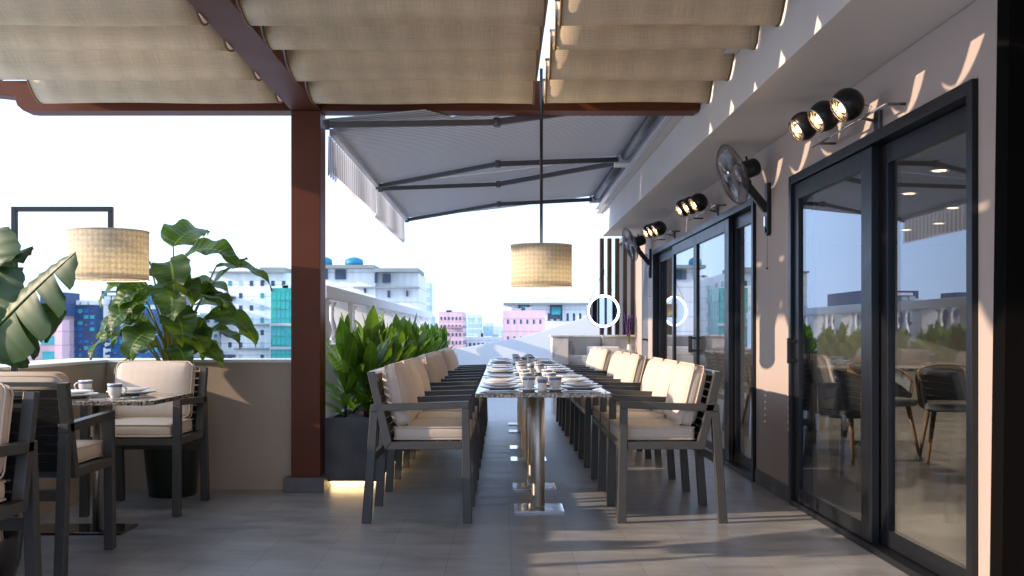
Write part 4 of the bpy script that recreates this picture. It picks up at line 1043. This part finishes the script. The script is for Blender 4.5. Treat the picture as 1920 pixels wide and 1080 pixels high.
blade(lf, px(-80, 560, 4.6), Vector((0.1, 0.5, 0.8)), 0.50, 0.26, 0.9, ([0.4, 0.7], [0.6]), 0.2)
lf.build('foliage', 'leaf3', t)

# ================================================================== CITY
cube_me = {}
def unit_cube(mn):
    if mn not in cube_me:
        me = bpy.data.meshes.new('window'); me.from_pydata([(x, y, z) for x in (-.5, .5) for y in (-.5, .5) for z in (-.5, .5)], [], [(0, 1, 3, 2), (4, 6, 7, 5), (0, 4, 5, 1), (2, 3, 7, 6), (0, 2, 6, 4), (1, 5, 7, 3)])
        me.materials.append(M[mn]); cube_me[mn] = me
    return cube_me[mn]
def gl(name, col, r=0.25): M[name] = mat(name, col, r, var=0.45, scale=0.35)
gl('win_teal', (0.03, 0.26, 0.28)); gl('win_blue', (0.015, 0.10, 0.26)); gl('win_dark', (0.03, 0.05, 0.09)); gl('win_pale', (0.35, 0.46, 0.50)); gl('win_green', (0.02, 0.30, 0.25), 0.15)
M['c_white'] = mat('c_white', (0.80, 0.80, 0.78), 0.8, var=0.08, scale=0.1)
M['c_pink'] = mat('c_pink', (0.74, 0.50, 0.54), 0.8, var=0.12, scale=0.1)
M['c_brick'] = mat('c_brick', (0.46, 0.33, 0.37), 0.8, var=0.15, scale=0.15)
M['c_blue'] = mat('c_blue', (0.03, 0.09, 0.22), 0.5, var=0.2, scale=0.12)
M['c_navy'] = mat('c_navy', (0.03, 0.06, 0.14), 0.5, var=0.25, scale=0.12)
M['c_grey'] = mat('c_grey', (0.40, 0.42, 0.40), 0.8, var=0.1, scale=0.1)
M['c_roof'] = mat('c_roof', (0.26, 0.29, 0.27), 0.8, var=0.2, scale=0.1)
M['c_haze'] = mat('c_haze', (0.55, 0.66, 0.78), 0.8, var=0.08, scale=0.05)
M['tank'] = mat('tank', (0.01, 0.22, 0.34), 0.5, var=0.2, scale=0.3)
GZ = -30.0
def city_detail(mname):
    m = M[mname]; n = m.node_tree.nodes; l = m.node_tree.links; b = n["Principled BSDF"]; src = b.inputs['Base Color'].links[0].from_socket
    tc = n.new("ShaderNodeTexCoord"); sp = n.new("ShaderNodeSeparateXYZ"); l.new(tc.outputs['Object'], sp.inputs[0])
    def M_(k, a, c):
        q = n.new("ShaderNodeMath"); q.operation = k
        for i, v in enumerate((a, c)):
            if isinstance(v, (int, float)): q.inputs[i].default_value = v
            else: l.new(v, q.inputs[i])
        return q.outputs[0]
    line = M_('LESS_THAN', M_('FRACT', M_('MULTIPLY', sp.outputs[2], 1 / 3.1), 0), 0.10)      # slab edges, storey by storey
    mp = n.new("ShaderNodeMapping"); mp.inputs['Scale'].default_value = (1.3, 1.3, 0.06); l.new(tc.outputs['Object'], mp.inputs[0])
    nz = n.new("ShaderNodeTexNoise"); nz.inputs['Scale'].default_value = 1.0; nz.inputs['Detail'].default_value = 5; l.new(mp.outputs[0], nz.inputs['Vector'])   # rain streaks
    f = M_('SUBTRACT', M_('ADD', 0.80, M_('MULTIPLY', nz.outputs['Fac'], 0.42)), M_('MULTIPLY', line, 0.22))
    mx = n.new("ShaderNodeVectorMath"); mx.operation = 'SCALE'; l.new(src, mx.inputs[0]); l.new(f, mx.inputs['Scale']); l.new(mx.outputs[0], b.inputs['Base Color'])
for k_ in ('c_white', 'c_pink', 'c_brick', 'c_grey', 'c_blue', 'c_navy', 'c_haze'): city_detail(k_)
def building(D, x0, x1, ytop, depth, wallm, label, rows, cols, winm, ybot=672, wf=0.6, hf=0.5, roof=None, extra=None, mixm=None, margin=0.04, cat='building'):
    a, c = px(x0, ytop, D), px(x1, ytop, D); zt_ = a.z; s = D / 1920.0
    t = thing('city_building', ((a.x + c.x) / 2, D + depth / 2, GZ), label, cat)
    org_ = worg(t)
    b = B(); b.box(a.x, c.x, D, D + depth, GZ, zt_); b.build('wall', wallm, t)
    if roof: 
        b = B(); b.box(a.x - 3 * s, c.x + 3 * s, D - 4 * s, D + depth, zt_, zt_ + 5 * s); b.build('roof', roof, t)
    zb_ = px(x0, ybot, D).z - 8 * s; W = c.x - a.x; H = zt_ - zb_
    for r in range(rows):
        for q in range(cols):
            if random.random() < 0.07: continue
            cw = W * (1 - 2 * margin) / cols; ch = H * 0.96 / rows
            o = bpy.data.objects.new('window', unit_cube(random.choice(mixm) if mixm else winm)); C.objects.link(o); o.parent = t
            cxx = a.x + W * margin + cw * (q + .5); czz = zb_ + ch * (r + .45)
            o.location = Vector((cxx, D, czz)) - org_; o.scale = (cw * wf, 1.2 * s, ch * hf)
            # matching window on the side that faces the terrace
    side_x = c.x if (a.x + c.x) < 0 else a.x
    ns = max(1, int(depth / max(2.5, W / max(1, cols))))
    for r in range(min(rows, 7)):
        for q in range(min(ns, 4)):
            o = bpy.data.objects.new('window', unit_cube(winm)); C.objects.link(o); o.parent = t
            ch = H * 0.96 / rows; cw = depth / min(ns, 4)
            o.location = Vector((side_x, D + cw * (q + .5), zb_ + ch * (r + .45))) - org_; o.scale = (1.2 * s, cw * .45, ch * hf)
    if W > 30 * s and D < 450:
        for k in range(random.choice([2, 3])):          # lift housings, masts and cooling units on the roof
            u0 = random.uniform(0.05, 0.8); bw = random.uniform(5, 14) * s; bh = random.uniform(3, 8) * s; xx = a.x + W * u0
            b = B(); b.box(xx, xx + bw, D + depth * 0.3, D + depth * 0.3 + bw, zt_, zt_ + bh); b.build('roof_housing', random.choice(['c_white', 'c_grey', 'c_roof']), t)
        xx = a.x + W * random.uniform(0.1, 0.9); b = B(); b.tube([(xx, D + depth * .4, zt_), (xx, D + depth * .4, zt_ + random.uniform(8, 18) * s)], 0.35 * s, 5); b.build('mast', 'c_roof', t)
    if rows >= 5 and D < 300:
        for k in range(min(14, rows * 2)):              # small air-conditioning boxes under some windows
            r = random.randrange(rows); q = random.randrange(max(1, cols)); cw = W * (1 - 2 * margin) / cols; ch = H * 0.96 / rows
            o = bpy.data.objects.new('cooling_unit', unit_cube('c_grey')); C.objects.link(o); o.parent = t
            o.location = Vector((a.x + W * margin + cw * (q + .5), D - 0.6 * s, zb_ + ch * (r + .12))) - org_; o.scale = (2.2 * s, 2.0 * s, 1.6 * s)
    if extra: extra(t, D, s)
    return t
def pbox(t, D, x0, x1, y0, y1, name, m, dep=2.0, off=0.0):
    a, c = px(x0, y0, D), px(x1, y1, D); b = B(); b.box(a.x, c.x, D - off, D + dep, min(a.z, c.z), max(a.z, c.z)); return b.build(name, m, t)
random.seed(21)
# pink brick block with teal glazing, far left
building(230, -160, 118, 590, 20, 'c_brick', 'pink brick office block with teal glass bands at the far left', 3, 9, 'win_teal', wf=0.93, hf=0.55, mixm=['win_teal', 'win_teal', 'win_pale'],
         extra=lambda t, D, s: (pbox(t, D, 75, 122, 548, 592, 'roof_block', 'c_navy', 8), pbox(t, D, 106, 120, 600, 760, 'corner_strip', 'c_pink', 3, 1)))
building(236, 120, 181, 572, 20, 'c_navy', 'dark blue glass block beside the pink brick one', 9, 5, 'win_blue', wf=0.8, hf=0.6, mixm=['win_blue', 'win_dark', 'win_teal', 'win_blue'],
         extra=lambda t, D, s: [pbox(t, D, 122 + 15 * k, 133 + 15 * k, 563, 574, 'roof_lantern', 'c_white', 3) for k in range(4)])
building(240, 183, 194, 560, 14, 'c_white', 'narrow white stair tower between two blue blocks', 10, 1, 'win_dark', wf=0.4, hf=0.35)
building(244, 190, 300, 545, 24, 'c_blue', 'deep blue office block behind the hanging drum shade', 8, 7, 'win_blue', wf=0.85, hf=0.5, mixm=['win_blue', 'win_dark', 'win_pale', 'win_blue', 'win_teal'],
         extra=lambda t, D, s: (pbox(t, D, 204, 236, 549, 554, 'sign_band', 'c_white', 1, 1.0),))
building(262, 300, 398, 590, 24, 'c_grey', 'blue and white banded block behind the corner plant', 6, 5, 'win_blue', wf=0.9, hf=0.45, mixm=['win_blue', 'win_pale', 'win_dark'])
def apt(t, D, s):
    pbox(t, D, 394, 497, 509, 512, 'cornice', 'c_roof', 12, 1.5); pbox(t, D, 490, 536, 502, 512, 'cornice', 'c_roof', 12, 1.8)
    for y_ in (608, 653): pbox(t, D, 440, 506, y_, y_ + 2.5, 'ledge', 'c_roof', 2, 1.0)
    for y_ in (556, 578, 599, 621, 665): pbox(t, D, 416, 442, y_, y_ + 5, 'balcony', 'win_dark', 1, 2.0)
    pbox(t, D, 491, 496, 525, 531, 'vent', 'win_dark', 1, .6)
building(270, 395, 548, 512, 30, 'c_white', 'tall white apartment block with small windows and balconies', 7, 7, 'win_pale', wf=0.32, hf=0.42, extra=apt, mixm=['win_teal', 'win_dark', 'win_pale', 'win_dark'])
def bay(t, D, s):
    for y_ in (606, 650): pbox(t, D, 506, 565, y_, y_ + 5, 'floor_band', 'c_grey', 2, .8)
building(262, 508, 562, 540, 14, 'win_green', 'green glass bay with stepped top in front of the white apartment block', 8, 6, 'win_teal', wf=0.88, hf=0.9, mixm=['win_green', 'win_teal', 'win_green'], extra=bay)
building(285, 548, 612, 520, 30, 'c_white', 'white block half hidden by the brown post', 6, 3, 'win_pale', wf=0.3, hf=0.4)
def mid(t, D, s):
    pbox(t, D, 596, 704, 498, 504, 'cornice', 'c_roof', 14, 2.5); pbox(t, D, 704, 786, 504, 511, 'cornice', 'c_roof', 14, 2.5)
    for (a_, c_, d_, e_) in ((610, 615, 505, 524), (629, 649, 506, 524), (703, 707, 512, 530), (718, 732, 514, 530), (683, 687, 541, 549), (727, 731, 545, 558), (762, 765, 545, 556)):
        pbox(t, D, a_, c_, d_, e_, 'window', 'win_dark', 1, .5)
    pbox(t, D, 664, 786, 538, 540.5, 'ledge', 'c_roof', 2, 1.0)
building(215, 606, 704, 504, 24, 'c_white', 'white rooftop block with dark windows and blue tanks above the balustrade', 0, 0, 'win_dark', extra=mid)
building(216, 704.5, 785, 511, 22, 'c_white', 'lower white wing right of the rooftop block with tanks', 1, 3, 'win_dark', wf=.2, hf=.1)
for (xx, rr, lb) in ((611, 12, 'blue water tank on the white roof next to the brown post'), (664, 17, 'larger blue water tank in the middle of the white roof')):
    c_ = px(xx, 491, 222); s = 222 / 1920.0
    t = thing('water_tank', (c_.x, 222, px(xx, 498, 222).z), lb, 'water tank', 'blue tanks on the white roof'); b = B()
    b.xf = Matrix.Translation((c_.x, 222, px(xx, 498, 222).z)); b.lathe([(0.01, 0), (rr * s, 0), (rr * s * 1.03, 5 * s), (rr * s * 0.95, 11 * s), (rr * s * 0.4, 15 * s), (0.01, 16 * s)], n=20); b.build('tank_body', 'tank', t)
    b = B()
    for k in (-1, 1): b.box(c_.x + k * rr * s * .5 - .2, c_.x + k * rr * s * .5 + .2, 221.8, 222.2, px(xx, 503, 222).z, px(xx, 498, 222).z)
    b.build('stand', 'c_roof', t)
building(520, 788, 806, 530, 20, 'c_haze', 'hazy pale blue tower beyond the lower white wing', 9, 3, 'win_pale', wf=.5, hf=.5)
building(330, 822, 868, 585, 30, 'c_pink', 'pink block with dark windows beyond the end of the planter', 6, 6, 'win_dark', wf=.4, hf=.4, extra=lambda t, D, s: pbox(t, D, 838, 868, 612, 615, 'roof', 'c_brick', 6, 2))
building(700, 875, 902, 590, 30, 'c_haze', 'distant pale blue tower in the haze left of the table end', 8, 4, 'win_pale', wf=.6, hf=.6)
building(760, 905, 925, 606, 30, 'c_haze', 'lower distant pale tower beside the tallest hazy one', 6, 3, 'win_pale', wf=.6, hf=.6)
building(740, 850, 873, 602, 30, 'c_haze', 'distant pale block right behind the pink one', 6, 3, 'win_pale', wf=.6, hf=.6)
building(360, 866, 945, 632, 40, 'c_white', 'low pale building just above the white end wall', 2, 9, 'win_dark', wf=.5, hf=.3)
building(250, 943, 1022, 582, 26, 'c_pink', 'pale pink rooftop block under the hanging pendant', 3, 6, 'win_dark', wf=.25, hf=.25)
def wide(t, D, s):
    pbox(t, D, 944, 1103, 568, 571.5, 'roof', 'c_roof', 16, 2)
    for (a_, c_, d_, e_, m_) in ((972, 993, 572, 582, 'win_dark'), (976, 988, 573, 579, 'win_teal'), (1031, 1054, 572, 598, 'win_dark'), (1034, 1051, 576, 590, 'win_teal')): pbox(t, D, a_, c_, d_, e_, 'window', m_, 1, .6 if m_ == 'win_dark' else 0.9)
    pbox(t, D, 996, 1034, 538, 568, 'roof_block', 'c_white', 10); pbox(t, D, 1034, 1058, 553, 568, 'roof_block', 'c_white', 10)
building(290, 946, 1100, 571, 26, 'c_white', 'wide white building with dark roof edge behind the pink one', 3, 12, 'win_dark', wf=.35, hf=.4, extra=wide)
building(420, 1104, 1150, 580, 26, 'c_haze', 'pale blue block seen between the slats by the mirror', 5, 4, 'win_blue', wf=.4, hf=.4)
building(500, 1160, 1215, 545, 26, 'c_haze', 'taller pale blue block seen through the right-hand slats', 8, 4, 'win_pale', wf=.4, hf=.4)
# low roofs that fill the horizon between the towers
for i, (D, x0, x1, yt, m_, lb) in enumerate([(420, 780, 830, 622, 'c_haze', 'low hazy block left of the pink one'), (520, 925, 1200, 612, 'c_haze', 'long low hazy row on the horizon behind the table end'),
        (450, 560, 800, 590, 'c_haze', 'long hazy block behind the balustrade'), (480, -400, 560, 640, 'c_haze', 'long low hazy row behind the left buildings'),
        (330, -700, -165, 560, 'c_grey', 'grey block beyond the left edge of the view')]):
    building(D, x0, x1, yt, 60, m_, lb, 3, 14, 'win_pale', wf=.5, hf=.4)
for p_ in (P0, P1, SA, CU, FK, KN, SP): pass
